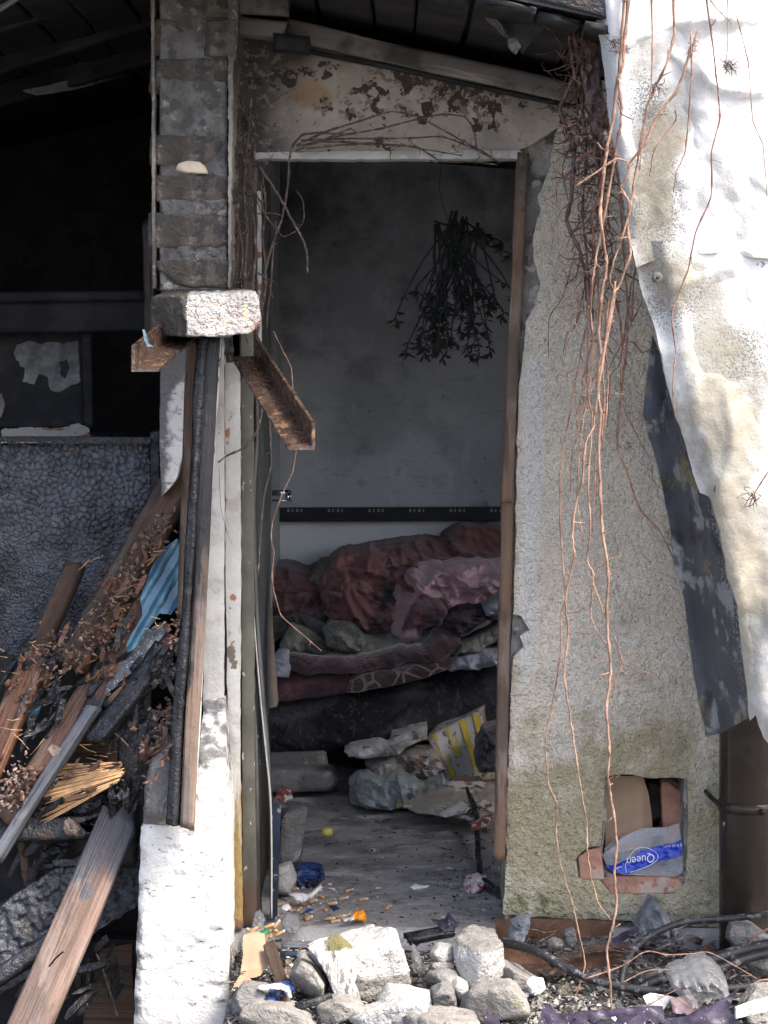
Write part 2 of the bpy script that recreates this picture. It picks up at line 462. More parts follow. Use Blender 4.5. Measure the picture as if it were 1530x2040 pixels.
mat('limewash', (0.640, 0.620, 0.570), .06, 6, layers=[
    dict(c=(.50, .47, .42), s=14, lo=.58, hi=.72, m=.6), dict(c=(.20, .18, .165), s=64, lo=.70, hi=.76, st=(.6, 1, 1.8)), dict(c=(.62, .59, .54), s=28, lo=.5, hi=.62, m=.7),
    dict(c=(.30, .20, .15), s=11, lo=.78, hi=.84, m=.7), dict(c=(.10, .10, .10), s=22, lo=.5, hi=.8, a='soot', amt=.8, m=.9, cv=.3)],
    rough=.95, bumps=[(30, .006), (130, .002)])
mat('sootbrick', (0.085, 0.073, 0.058), .35, 9, layers=[dict(c=(.05, .047, .043), s=14, lo=.50, hi=.66), dict(c=(.18, .16, .125), s=30, lo=.62, hi=.8, m=.8), dict(c=(.16, .075, .05), s=20, lo=.82, hi=.92, m=.5)], rough=.95, bumps=[(40, .012), (130, .005)])
mat('palemortar', (0.135, 0.130, 0.118), .22, 14, layers=[dict(c=(.075, .07, .065), s=22, lo=.48, hi=.66), dict(c=(.32, .305, .27), s=18, lo=.68, hi=.8, m=.8)], rough=.95, bumps=[(50, .012), (150, .005)])
mat('creamchip', (.55, .47, .35), .1, 20, rough=.9, bumps=[(80, .002)])
mat('stonerender', (.44, .42, .39), .12, 14, layers=[dict(c=(.26, .24, .215), s=85, lo=.58, hi=.72), dict(c=(.62, .5, .36), s=10, lo=.68, hi=.72), dict(c=(.5, .33, .26), s=11, lo=.66, hi=.75, m=.5)], rough=.95, bumps=[(60, .022, dict(d=3)), (170, .006)])
mat('rubble', (0.215, 0.200, 0.178), .18, 9, layers=[dict(c=(.24, .225, .20), s=10, lo=.54, hi=.68, m=.8), dict(c=(.36, .345, .315), s=7, lo=.62, hi=.78, m=.8), dict(c=(.08, .08, .08), s=60, lo=.74, hi=.78), dict(c=(.22, .2, .1), s=6, lo=.68, hi=.76, m=.6)], rough=.95, bumps=[(35, .012), (120, .005)])
mat('rubblewhite', (0.380, 0.368, 0.345), .08, 9, layers=[dict(c=(.33, .315, .285), s=9, lo=.54, hi=.68, m=.85), dict(c=(.2, .19, .17), s=60, lo=.74, hi=.78)], rough=.93, bumps=[(30, .010), (120, .004)])
mat('rubblegrey', (0.180, 0.172, 0.160), .2, 10, layers=[dict(c=(.17, .16, .15), s=14, lo=.53, hi=.66, m=.8), dict(c=(.38, .365, .34), s=8, lo=.62, hi=.74), dict(c=(.17, .17, .08), s=7, lo=.66, hi=.76, m=.6)], rough=.95, bumps=[(40, .012), (130, .005)])
mat('ribbedrender', (.44, .42, .385), .15, 14, layers=[dict(c=(.15, .14, .125), s=60, lo=.58, hi=.66, st=(1, 1, .25)), dict(c=(.14, .125, .055), s=24, lo=.45, hi=.6, a='moss', amt=.8)], rough=.95, bumps=[(70, .009, dict(st=(1.3, 1, .22), d=3)), (180, .002)])
mat('brickred', (.42, .22, .15), .18, 14, layers=[dict(c=(.30, .14, .10), s=20, lo=.58, hi=.68), dict(c=(.45, .38, .30), s=12, lo=.60, hi=.70, m=.8)], rough=.92, bumps=[(60, .003), (170, .001)])
mat('concrete', (0.270, 0.262, 0.250), .25, 3, layers=[dict(c=(.46, .45, .43), s=9, lo=.56, hi=.78, m=.8, st=(.5, 1.2, 1)), dict(c=(.13, .124, .117), s=5, lo=.50, hi=.74, m=.85), dict(c=(.05, .05, .05), s=60, lo=.74, hi=.80), dict(c=(.5, .48, .45), s=48, lo=.80, hi=.84)], rough=.5, bumps=[(14, .008), (90, .003)], rvar=.22)
mat('soil', (0.085, 0.075, 0.065), .35, 8, layers=[dict(c=(.21, .197, .18), s=12, lo=.54, hi=.70), dict(c=(.05, .045, .04), s=22, lo=.54, hi=.62), dict(c=(.5, .48, .45), s=60, lo=.64, hi=.68)], rough=.95, bumps=[(30, .015), (110, .006)])
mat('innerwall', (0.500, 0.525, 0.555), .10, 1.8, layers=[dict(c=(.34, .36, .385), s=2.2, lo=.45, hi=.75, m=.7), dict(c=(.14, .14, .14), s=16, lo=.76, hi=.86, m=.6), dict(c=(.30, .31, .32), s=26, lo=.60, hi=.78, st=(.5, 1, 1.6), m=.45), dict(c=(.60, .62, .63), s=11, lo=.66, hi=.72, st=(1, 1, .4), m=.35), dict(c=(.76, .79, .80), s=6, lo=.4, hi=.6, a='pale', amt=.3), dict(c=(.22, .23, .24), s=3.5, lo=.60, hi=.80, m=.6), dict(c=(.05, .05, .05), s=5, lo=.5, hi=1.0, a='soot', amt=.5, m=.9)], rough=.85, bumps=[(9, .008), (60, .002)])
mat('soot', (.018, .018, .02), .4, 4, layers=[dict(c=(.035, .03, .028), s=9, lo=.55, hi=.7)], rough=.75, bumps=[(18, .01)])
mat('sootboard', (.016, .0155, .017), .5, 5, stretch=(1, .2, 1), layers=[dict(c=(.09, .04, .02), s=4, lo=.72, hi=.88, m=.8, st=(1, .3, 1)), dict(c=(.008, .008, .009), s=8, lo=.5, hi=.65)], rough=.7, bumps=[(40, .004)])
mat('beamgrey', (.16, .145, .13), .25, 8, stretch=(.1, 1, 1), layers=[dict(c=(.04, .038, .036), s=5, lo=.5, hi=.72, m=.9), dict(c=(.26, .23, .2), s=30, lo=.60, hi=.7, st=W)], rough=.85, bumps=[(60, .003, dict(st=W))])
mat('char', (.014, .014, .016), .4, 12, layers=[dict(c=(.035, .036, .04), s=30, lo=.6, hi=.8), dict(c=(.06, .03, .016), s=8, lo=.76, hi=.86, m=.6)], rough=.36, spec=.5, bumps=[(60, .006), (180, .002)], rvar=.15)
mat('alligator', (0.055, 0.060, 0.072), .35, 14, layers=[dict(c=(.10, .107, .12), s=30, lo=.5, hi=.75, m=.8), dict(c=(.02, .02, .022), s=5, lo=.55, hi=.72, m=.8), dict(c=(.16, .07, .04), s=12, lo=.84, hi=.88)], rough=.36, spec=.5, bumps=[(220, .0012)], rvar=.12)
mat('tarbubble', (.026, .027, .030), .4, 14, layers=[dict(c=(.07, .075, .085), s=40, lo=.52, hi=.66, m=.8), dict(c=(.15, .07, .035), s=10, lo=.70, hi=.74)], rough=.30, spec=.5, bumps=[(150, .004)])
def wood(name, base, dark, charred=(.022, .022, .024), rough=.7, cl=.42, ch=.68, amt=.7, weather=(.3, .27, .23), wm=.4):
    mat(name, base, .25, 22, stretch=W, layers=[
        dict(c=dark, s=70, lo=.52, hi=.66, st=(.035, 1, 1), m=.7), dict(c=weather, s=14, lo=.54, hi=.70, st=(.2, 1, 1), m=wm),
        dict(c=tuple(v * .45 for v in base), s=7, lo=.56, hi=.70, st=(.4, 1, 1), m=.7), dict(c=charred, s=18, lo=cl, hi=ch, a='char', amt=amt, st=(.4, 1, 1), r=.45)],
        rough=rough, bumps=[(160, .0045, dict(st=(.03, 1, 1), d=3)), (40, .003)])
wood('wood_red', (.135, .064, .036), (.05, .026, .016), weather=(.17, .145, .12), rough=.5)
wood('wood_pale', (.155, .102, .077), (.078, .05, .037), charred=(.05, .05, .055), weather=(.19, .155, .138), wm=.5)
wood('wood_jamb', (.155, .096, .062), (.06, .036, .025), weather=(.25, .215, .18), wm=.55)
wood('wood_post', (.185, .13, .095), (.08, .052, .037), weather=(.105, .09, .09), wm=.7, rough=.5)
wood('wood_dark', (.085, .05, .032), (.035, .022, .016), weather=(.12, .115, .10), wm=.5)
wood('wood_silver', (.11, .117, .13), (.035, .036, .04), weather=(.20, .21, .225), wm=.6)
mat('paintwhite', (0.470, 0.455, 0.415), .10, 9, layers=[dict(c=(.33, .31, .27), s=11, lo=.58, hi=.70, m=.6), dict(c=(.30, .205, .075), s=22, lo=.42, hi=.62, a='ochre', amt=.9, cv=.35, st=(1, 1, .16)), dict(c=(.30, .13, .07), s=14, lo=.62, hi=.68, a='flake', amt=1.1), dict(c=(.14, .12, .09), s=22, lo=.66, hi=.70, a='flake', amt=.9), dict(c=(.04, .04, .042), s=8, lo=.45, hi=.9, a='soot', amt=.6, m=.9)], rough=.75, bumps=[(30, .003), (120, .001)])
mat('paintolive', (.105, .10, .075), .2, 8, layers=[dict(c=(.50, .49, .46), s=60, lo=.78, hi=.82, st=(1, 1, .45)), dict(c=(.06, .055, .045), s=6, lo=.54, hi=.7, st=(1, 1, .2)), dict(c=(.075, .045, .03), s=7, lo=.5, hi=.75, a='brown', amt=.6)], rough=.6, bumps=[(50, .002, dict(st=(1, 1, .15)))])
mat('paintdoor', (.10, .105, .095), .25, 5, layers=[dict(c=(.035, .028, .024), s=6, lo=.50, hi=.66, st=(1, 1, .2)), dict(c=(.42, .41, .39), s=60, lo=.80, hi=.84, st=(1, 1, .5)), dict(c=(.05, .035, .028), s=5, lo=.4, hi=.8, a='brown', amt=.5)], rough=.6, bumps=[(40, .003, dict(st=(1, 1, .12)))])
mat('galvanised', (.60, .595, .57), .08, 3, layers=[
    dict(c=(.27, .255, .205), s=6, lo=.46, hi=.76, a='stain', amt=.8, m=.85, cv=.3), dict(c=(.09, .095, .10), s=260, lo=.50, hi=.66, a='speck', amt=1.1, m=.8),
    dict(c=(.27, .235, .17), s=9, lo=.66, hi=.9, a='stain', amt=.8, m=.6), dict(c=(.10, .11, .125), s=15, lo=.84, hi=.88, m=.8)], rough=.55, spec=.4, metal=.1, bumps=[(9, .008), (240, .0007)])
mat('sheetback', (0.075, 0.082, 0.096), .25, 5, layers=[dict(c=(.30, .31, .31), s=9, lo=.57, hi=.68, m=.8), dict(c=(.20, .18, .085), s=5.5, lo=.62, hi=.68, cv=.3), dict(c=(.40, .41, .40), s=160, lo=.58, hi=.64, a='speck', amt=1.0, m=.7), dict(c=(.025, .025, .03), s=7, lo=.58, hi=.72, m=.8)], rough=.45, metal=.25, bumps=[(14, .004), (200, .0008)])
mat('rustiron', (.085, .055, .042), .3, 30, layers=[dict(c=(.17, .13, .105), s=60, lo=.64, hi=.78, m=.8), dict(c=(.045, .03, .025), s=14, lo=.55, hi=.68, m=.8), dict(c=(.34, .19, .10), s=18, lo=.66, hi=.74, m=.6)], rough=.26, metal=.4, spec=.8, bumps=[(34, .004), (140, .0012)], rvar=.12)
mat('rustplate', (0.130, 0.070, 0.040), .35, 12, layers=[dict(c=(.10, .05, .03), s=12, lo=.52, hi=.66), dict(c=(.26, .19, .13), s=9, lo=.66, hi=.8, m=.7)], rough=.75, metal=.1, bumps=[(40, .004)])
mat('bluepaint', (.10, .19, .24), .3, 30, rough=.5, bumps=[(90, .002)])
mat('pipebrown', (0.022, 0.015, 0.011), .2, 5, layers=[dict(c=(.35, .35, .35), s=30, lo=.82, hi=.86, st=(1, 1, .5)), dict(c=(.09, .062, .045), s=4, lo=.55, hi=.8, st=(1, 1, .3), m=.7), dict(c=(.03, .025, .022), s=6, lo=.55, hi=.7, m=.7)], rough=.24, bumps=[(40, .001)])
mat('vine', (0.270, 0.165, 0.115), .35, 12, layers=[dict(c=(.34, .225, .16), s=60, lo=.58, hi=.76), dict(c=(.17, .085, .05), s=22, lo=.58, hi=.70, m=.8)], rough=.75, bumps=[(120, .004, dict(st=(1, 1, .3))), (300, .002)])
mat('vinered', (0.190, 0.095, 0.066), .25, 30, layers=[dict(c=(.28, .16, .11), s=60, lo=.57, hi=.7), dict(c=(.10, .05, .035), s=22, lo=.56, hi=.70, m=.8)], rough=.6, bumps=[(160, .002)])
mat('vinedark', (.06, .032, .026), .35, 30, layers=[dict(c=(.13, .07, .05), s=40, lo=.57, hi=.7)], rough=.35, spec=.6, bumps=[(120, .003)])
mat('vinegrey', (.085, .063, .05), .25, 30, layers=[dict(c=(.2, .16, .13), s=50, lo=.57, hi=.7)], rough=.8, bumps=[(160, .002)])
mat('deadleaf', (0.085, 0.042, 0.026), .45, 25, layers=[dict(c=(.17, .085, .05), s=40, lo=.64, hi=.76), dict(c=(.035, .02, .015), s=22, lo=.5, hi=.66)], rough=.4, spec=.5, bumps=[(90, .003)])
mat('greyleaf', (.17, .125, .10), .3, 25, layers=[dict(c=(.10, .07, .055), s=30, lo=.55, hi=.66)], rough=.6, bumps=[(90, .003)])
mat('straw', (.56, .35, .18), .3, 40, layers=[dict(c=(.30, .16, .07), s=20, lo=.56, hi=.7, m=.8), dict(c=(.03, .025, .022), s=26, lo=.655, hi=.68)], rough=.6)
mat('bluefilm', (0.040, 0.105, 0.155), .3, 6, layers=[dict(c=(.075, .17, .20), s=5, lo=.55, hi=.72), dict(c=(.02, .03, .04), s=9, lo=.6, hi=.72)], rough=.25, spec=.6, bumps=[(20, .004)])
mat('purplefilm', (0.046, 0.036, 0.058), .25, 8, layers=[dict(c=(.12, .10, .15), s=6, lo=.64, hi=.8, m=.7), dict(c=(.4, .38, .4), s=110, lo=.82, hi=.86)], rough=.35, bumps=[(30, .004)])
mat('blackrubber', (.018, .018, .019), .3, 20, layers=[dict(c=(.16, .155, .15), s=45, lo=.60, hi=.70, m=.7)], rough=.5, bumps=[(120, .001)])
mat('clearfilm', (.85, .87, .88), .05, 8, rough=.10, alpha=.16, spec=1.0, bumps=[(28, .014), (90, .004)])
mat('milkfilm', (0.220, 0.225, 0.230), .1, 8, layers=[dict(c=(.30, .30, .30), s=12, lo=.58, hi=.7, m=.6)], rough=.12, alpha=.5, spec=.7, bumps=[(24, .012)])
mat('blueprint', (.012, .045, .45), .15, 8, rough=.2, spec=.6, bumps=[(28, .006)])
mat('whiteprint', (.82, .84, .86), .03, 8, rough=.3)
mat('cardboard', (.34, .23, .15), .12, 8, layers=[dict(c=(.30, .19, .11), s=5, lo=.55, hi=.72, m=.7)], rough=.85, bumps=[(60, .001)])
mat('cloth_pink', (0.540, 0.350, 0.375), .14, 6, layers=[dict(c=(.34, .19, .20), s=6, lo=.58, hi=.8, m=.6)], rough=.92, sheen=.3, bumps=[(22, .012), (260, .0008)])
mat('cloth_red', (0.260, 0.115, 0.112), .25, 6, layers=[dict(c=(.05, .04, .04), s=6, lo=.46, hi=.70, cv=.4), dict(c=(.36, .17, .155), s=7, lo=.60, hi=.72, m=.7)], rough=.95, sheen=.2, bumps=[(22, .014), (220, .001)])
mat('cloth_maroon', (0.150, 0.066, 0.070), .25, 6, layers=[dict(c=(.05, .03, .035), s=4, lo=.50, hi=.68)], rough=.95, sheen=.2, bumps=[(20, .012)])
mat('cloth_black', (0.043, 0.039, 0.046), .3, 8, rough=.95, sheen=.2, bumps=[(25, .01)])
mat('cloth_grey', (0.246, 0.241, 0.209), .2, 6, layers=[dict(c=(.11, .105, .095), s=6, lo=.55, hi=.7)], rough=.95, bumps=[(24, .01), (200, .001)])
mat('cloth_stripe', (.085, .06, .07), .2, 8, layers=[dict(c=(.022, .018, .022), s=26, lo=.48, hi=.54, st=(.35, .35, 1.5), dist=1.4, d=1)], rough=.95, bumps=[(60, .004)])
mat('cloth_plush', (0.085, 0.045, 0.050), .25, 14, layers=[dict(c=(.27, .20, .185), s=13, lo=.0, hi=.05, k='crack', m=.0), dict(c=(.05, .028, .032), s=7, lo=.52, hi=.64)], rough=.98, sheen=.5, bumps=[(90, .006)])
mat('cloth_giraffe', (0.190, 0.155, 0.140), .15, 14, layers=[dict(c=(.045, .025, .026), s=17, lo=.035, hi=.07, k='crack')], rough=.98, sheen=.4, bumps=[(90, .006)])
mat('cloth_white', (0.442, 0.459, 0.510), .12, 8, layers=[dict(c=(.36, .37, .42), s=6, lo=.55, hi=.72)], rough=.9, bumps=[(26, .012)])
mat('fur_green', (.22, .225, .17), .25, 20, layers=[dict(c=(.10, .105, .08), s=40, lo=.52, hi=.66)], rough=1, sheen=.6, bumps=[(140, .02)])
mat('bedcover', (0.019, 0.018, 0.022), .35, 4, layers=[dict(c=(.075, .072, .08), s=4, lo=.56, hi=.72, m=.8), dict(c=(.10, .085, .08), s=60, lo=.66, hi=.7, st=(1, 1, .3), m=.6)], rough=.8, bumps=[(12, .02), (90, .003)])
mat('yellowprint', (.52, .40, .06), .15, 12, layers=[dict(c=(.40, .385, .36), s=16, lo=.58, hi=.66), dict(c=(.15, .12, .1), s=9, lo=.66, hi=.72)], rough=.6)
mat('whitecard', (0.448, 0.444, 0.432), .1, 9, layers=[dict(c=(.26, .245, .225), s=7, lo=.56, hi=.7), dict(c=(.12, .10, .09), s=30, lo=.66, hi=.71)], rough=.75, bumps=[(30, .002)])
mat('paperwet', (.30, .275, .245), .25, 9, layers=[dict(c=(.13, .09, .06), s=7, lo=.52, hi=.68), dict(c=(.5, .48, .45), s=12, lo=.62, hi=.7)], rough=.7, bumps=[(30, .005)])
mat('filmgreen', (0.288, 0.336, 0.336), .2, 9, layers=[dict(c=(.2, .22, .21), s=9, lo=.55, hi=.68), dict(c=(.5, .42, .12), s=8, lo=.71, hi=.74)], rough=.28, spec=.6, bumps=[(30, .012)])
mat('chrome', (.6, .6, .62), .05, 8, rough=.18, metal=1.0)
mat('blacksteel', (.014, .014, .017), .2, 8, rough=.5, metal=.2)
mat('palemark', (.30, .29, .27), .2, 30, rough=.9)
mat('mistletoe', (.016, .018, .016), .35, 20, rough=.5)
mat('buttpaper', (0.420, 0.260, 0.120), .2, 60, layers=[dict(c=(.5, .24, .07), s=90, lo=.55, hi=.68)], rough=.8)
mat('buttwhite', (.62, .60, .56), .15, 60, rough=.85)
mat('orangepeel', (.75, .27, .02), .2, 60, rough=.45, bumps=[(200, .002)])
mat('yellowcap', (.62, .58, .12), .1, 30, rough=.4)
mat('redwrap', (.62, .57, .56), .1, 20, layers=[dict(c=(.45, .05, .05), s=42, lo=.56, hi=.60)], rough=.35, bumps=[(60, .01)])
mat('redscrap', (.30, .09, .065), .2, 30, layers=[dict(c=(.6, .58, .55), s=30, lo=.52, hi=.58)], rough=.4)
mat('bluescrap', (0.020, 0.045, 0.140), .4, 14, layers=[dict(c=(.01, .014, .03), s=14, lo=.5, hi=.62)], rough=.25, bumps=[(40, .012)])
mat('greenscrap', (.03, .17, .07), .3, 30, rough=.4)
mat('whitescrap', (.62, .61, .60), .12, 30, layers=[dict(c=(.4, .38, .36), s=30, lo=.6, hi=.7)], rough=.55, bumps=[(50, .006)])
mat('pinkscrap', (.62, .42, .40), .2, 16, rough=.6)
mat('greyrag', (.17, .18, .19), .3, 14, rough=.95, bumps=[(60, .01)])
mat('navyboard', (0.016, 0.026, 0.045), .35, 8, layers=[dict(c=(.2, .22, .24), s=30, lo=.66, hi=.70)], rough=.35, bumps=[(40, .002)])
mat('beigecloth', (.30, .235, .17), .12, 8, layers=[dict(c=(.2, .15, .11), s=5, lo=.55, hi=.7, st=(1, 1, .3))], rough=.9, bumps=[(30, .003, dict(st=(1, 1, .2)))])
mat('feltroof', (.025, .025, .028), .4, 8, rough=.7, bumps=[(60, .006)])
mat('glassbottle', (.25, .27, .27), .2, 10, rough=.15, alpha=.55, spec=.8)

# ------------------------------------------------------------------ the setting
def build_ground():
    ax = np.concatenate([-np.geomspace(120, 1.6, 14), np.linspace(-1.5, 1.5, 70), np.geomspace(1.6, 120, 14)])
    ay = np.concatenate([-np.geomspace(120, 1.5, 14), np.linspace(-1.4, 0.2, 44), np.geomspace(.4, 120, 12)])
    X, Yy = np.meshgrid(ax, ay); x, y = X.ravel(), Yy.ravel()
    near = np.exp(-((x / 2.5) ** 2 + ((y + .5) / 1.6) ** 2))
    z = -.045 + near * (.022 * n2(x, y, .25, 3, 4) + .012 * n2(x, y, .06, 5, 2))
    z = z - .34 * sst(-.38, -.44, x) * np.exp(-(np.maximum(0, np.abs(x + .9) - .9) / 1.2) ** 2 - (y / 2.5) ** 2)
    n = len(ax); F = [(j * n + i, j * n + i + 1, (j + 1) * n + i + 1, (j + 1) * n + i) for j in range(len(ay) - 1) for i in range(n - 1)]
    tag(mesh_obj('ground', np.stack([x, y, z], 1), F, 'soil', recenter=False), kind='structure')
build_ground()
def build_floor():
    ax = np.linspace(-.42, 1.35, 90); ay = np.linspace(-.03, 2.92, 120); X, Yy = np.meshgrid(ax, ay); x, y = X.ravel(), Yy.ravel()
    z = .004 * n2(x, y, .3, 2, 4) + .003 * n2(x, y, .05, 6, 2)
    z = np.where(y < -.02, z - .05, z)
    n = len(ax); F = [(j * n + i, j * n + i + 1, (j + 1) * n + i + 1, (j + 1) * n + i) for j in range(len(ay) - 1) for i in range(n - 1)]
    tag(mesh_obj('floor', np.stack([x, y, z], 1), F, 'concrete', recenter=False), kind='structure')
build_floor()

house = thing('house', 'burnt-out plastered house with open doorway and soot-blackened window opening', 'house', (0, 0, 0))

# right of the door: rough-cast plaster over masonry, with a broken hole near the ground
PLX = [(1150, 232), (1112, 252), (1104, 285), (1097, 330), (1072, 388), (1077, 420), (1063, 470), (1066, 520), (1076, 560), (1066, 610), (1049, 640),
       (1041, 720), (1033, 800), (1029, 950), (1026, 1100), (1024, 1224), (1041, 1229), (1053, 1256), (1036, 1270), (1044, 1290), (1021, 1310), (1017, 1400), (1012, 1560), (1008, 1700), (1003, 1822),
       (1120, 1830), (1300, 1838), (1440, 1850), (1640, 1860), (1640, 252), (1150, 150)]
HOLE_P = [(1206, 1546), (1260, 1543), (1300, 1551), (1368, 1550), (1372, 1640), (1371, 1700), (1366, 1760), (1345, 1782), (1215, 1782), (1195, 1755), (1152, 1750), (1148, 1712), (1170, 1690), (1197, 1684), (1203, 1620)]
HOLE_C = [(1208, 1535), (1364, 1537), (1364, 1640), (1362, 1748), (1232, 1746), (1198, 1728), (1200, 1690), (1206, 1640)]
def stucco_d(x, y, d):
    e = np.clip(d / 14, 0, 1)
    band = sst(1110, 1075, x - (y - 300) * -.045)
    return (.004 * n2(x, y, 90, 1, 3) + .0045 * n2(x, y, 13, 2, 3) * (1 - .7 * sst(.2, .7, n2(x, y, 150, 8, 2)))) * e - .006 * (1 - e)
relief('plaster', PLX, 'stucco', house, Y=0.0, step=8.5, thick=.028, holes=[HOLE_P], disp=stucco_d, jit=4, jscale=22, seed=2, attrs={
    'moss': lambda x, y: .08 + .62 * sst(950, 1760, y) + .25 * np.exp(-((x - 1100) / 110) ** 2 - ((y - 1640) / 120) ** 2) + .2 * np.exp(-((x - 1310) / 80) ** 2 - ((y - 1500) / 60) ** 2),
    'green': lambda x, y: .75 * np.exp(-((x - 1090) / 70) ** 2 - ((y - 1795) / 35) ** 2) + .25 * sst(1700, 1840, y),
    'smooth': lambda x, y: .9 * np.exp(-((x - (1062 - (y - 900) * .03)) / 24) ** 2) * sst(640, 760, y) * sst(1500, 1250, y)})
relief('masonry', [(1040, 286), (1150, 200), (1150, 152), (1830, 292), (1830, 1900), (1004, 1880), (1008, 1700), (1018, 1300), (1028, 900), (1038, 600)], 'mortar', house, Y=.0285, step=15, thick=.22,
       holes=[HOLE_C], disp=lambda x, y, d: .012 * n2(x, y, 40, 5, 4), jit=5, seed=9)
box('masonry', P(1180, 1800, .262), P(1400, 1500, .30), 'sootbrick', house)
def brick(name, poly, Y0, Y1, m, parent, seed, **kw):
    kw.setdefault('chips', 3); kw.setdefault('rough', .04); return rock(name, poly, Y0, Y1, m, parent, seed, sub=5, shrink=.985, **kw)
brick('brick', [(1150, 1706), (1170, 1692), (1196, 1690), (1204, 1752), (1154, 1754)], .006, .10, 'brickred', house, 4)
brick('brick', [(1196, 1750), (1232, 1747), (1360, 1748), (1352, 1780), (1210, 1782)], .004, .11, 'brickred', house, 5)
brick('brick', [(1318, 1560), (1364, 1552), (1366, 1700), (1322, 1712)], .11, .22, 'brickred', house, 6)

# over the door
LINT = [(430, 40), (600, 62), (800, 102), (1000, 142), (1150, 175), (1150, 232), (1112, 254), (1060, 288), (1030, 300), (800, 302), (600, 302), (500, 306), (430, 306)]
def g(x, y, cx, cy, sx, sy): return np.exp(-((x - cx) / sx) ** 2 - ((y - cy) / sy) ** 2)
relief('lintel_plaster', LINT, 'oldplaster', house, Y=0.004, step=10, thick=.22, jit=1.5, seed=12,
       disp=lambda x, y, d: .004 * n2(x, y, 60, 3, 4) + .006 * sst(.05, .1, n2(x, y, 45, 7, 3)) * 0.4, attrs={
    'peel': lambda x, y: .44 + .22 * g(x, y, 950, 190, 130, 60) + .16 * g(x, y, 700, 220, 90, 30) + .16 * g(x, y, 800, 140, 130, 40) + .14 * g(x, y, 560, 150, 80, 40),
    'rust': lambda x, y: .75 * g(x, y, 620, 190, 80, 40) + .4 * g(x, y, 850, 180, 160, 60) + .1,
    'soot': lambda x, y: .80 * sst(680, 440, x) + .6 * sst(170, 40, y - (x - 500) * .18 + 20) + .42})
bm_ = plank('beam', P(568, 58, -.035), P(1150, 190, -.035), .05, .06, 'beamgrey', house, nrm=(0, -1, 0), seed=3)
plank('beam', P(470, 52, -.10), P(566, 62, -.10), .045, .09, 'beamgrey', house, seed=5)
plank('beam', P(540, 84, -.12), P(612, 92, -.12), .04, .07, 'sootboard', house, seed=6)
plank('beam', P(380, 10, -.14), P(575, 14, -.14), .045, .09, 'beamgrey', house, seed=7)
plank('beam', P(568, 92, -.012), P(1150, 212, -.012), .012, .02, 'sootboard', house, seed=8)

# interior walls and ceiling
def quadwall(name, pts, m, seed=0, nu=40, nv=30, amp=.008, attrs=None):
    A, B, Cc, D = [np.array(p, float) for p in pts]
    u, v = np.meshgrid(np.linspace(0, 1, nu), np.linspace(0, 1, nv)); u, v = u.ravel()[:, None], v.ravel()[:, None]
    q = (A * (1 - u) + B * u) * (1 - v) + (D * (1 - u) + Cc * u) * v
    nn = np.cross(B - A, D - A); nn /= np.linalg.norm(nn)
    q = q + nn * (fbm(q * 2.5, 4, seed) * amp)[:, None]
    F = [(j * nu + i, j * nu + i + 1, (j + 1) * nu + i + 1, (j + 1) * nu + i) for j in range(nv - 1) for i in range(nu - 1)]
    at = {k: f(q) for k, f in attrs.items()} if attrs else None
    return mesh_obj(name, q, F, m, house, True, at, recenter=False)
wall_tone = {'pale': lambda q: sst(.90, .80, q[:, 2]), 'soot': lambda q: .62 * sst(1.0, 2.2, q[:, 2]) + .25 * sst(-.1, -.5, q[:, 0]) + .12}  # darker towards the top and left, paler below the rail
quadwall('inner_wall', [(-.45, 2.9, -.05), (1.4, 2.9, -.05), (1.4, 2.9, 2.4), (-.45, 2.9, 2.4)], 'innerwall', 1, 80, 80, .010, wall_tone)
for (ya, yb, za, zb) in ((.25, .6, -.05, 2.3), (1.6, 2.95, -.05, 2.3), (.6, 1.6, -.05, .84), (.6, 1.6, 1.68, 2.3)):      # side wall; unseen opening added to let more light into the room
    box('inner_wall', (1.34, ya, za), (1.44, yb, zb), 'innerwall', house)
box('inner_wall', (-.47, .10, -.1), (-.40, 2.95, 2.5), 'innerwall', house)
box('masonry', (.36, .255, -.1), (1.36, .30, 2.3), 'soot', house)
box('masonry', (-.47, .23, 2.06), (1.36, .30, 2.5), 'soot', house)
quadwall('ceiling', [(-.46, .23, 2.27), (1.4, .23, 2.13), (1.4, 2.95, 2.13), (-.46, 2.95, 2.27)], 'soot', 5)
quadwall('inner_wall', [(-2.4, 2.6, -.2), (-.45, 2.6, -.2), (-.45, 2.6, 2.8), (-2.4, 2.6, 2.8)], 'soot', 7)
quadwall('inner_wall', [(-2.4, -.1, -.2), (-2.4, 2.7, -.2), (-2.4, 2.7, 2.8), (-2.4, -.1, 2.8)], 'soot', 8)
box('masonry', (-2.45, -.25, -.2), (-1.5, -.02, 2.3), 'sootbrick', house)
tag(box('burnt_floor', (-2.4, .0, -.1), (-.47, 2.6, -.03), 'soot'), kind='structure')

# roof: boards seen from below, unseen felt added above to block light
def zr(x): return 2.42 - .215 * (x + .4)
def zl(x): return 2.30 + .23 * (x + 1.195)
EAVE = -.70
x = -.40; k = 0
while x < 1.95:
    w = .125 + .02 * ((k * 7) % 3 - 1); e = EAVE + .05 * math.sin(k * 2.3) + (.02 if k % 3 else -.03)
    if x > .55: e = -.60 + .02 * math.sin(k * 2.3)
    plank('roof_board', (x + w / 2, e, zr(x + w / 2) + .012), (x + w / 2, 2.95, zr(x + w / 2) + .012), w - .006, .02, 'sootboard', house, nrm=(.21, 0, 1), seed=40 + k, seg=.12)
    x += w; k += 1
x = -.42; k = 0
while x > -2.5:
    w = .13 + .02 * ((k * 5) % 3 - 1); e = EAVE + .05 * math.sin(k * 1.7)
    plank('roof_board', (x - w / 2, e, zl(x - w / 2) + .012), (x - w / 2, 2.7, zl(x - w / 2) + .012), w - .006, .02, 'sootboard', house, nrm=(-.23, 0, 1), seed=80 + k, seg=.12)
    x -= w; k += 1
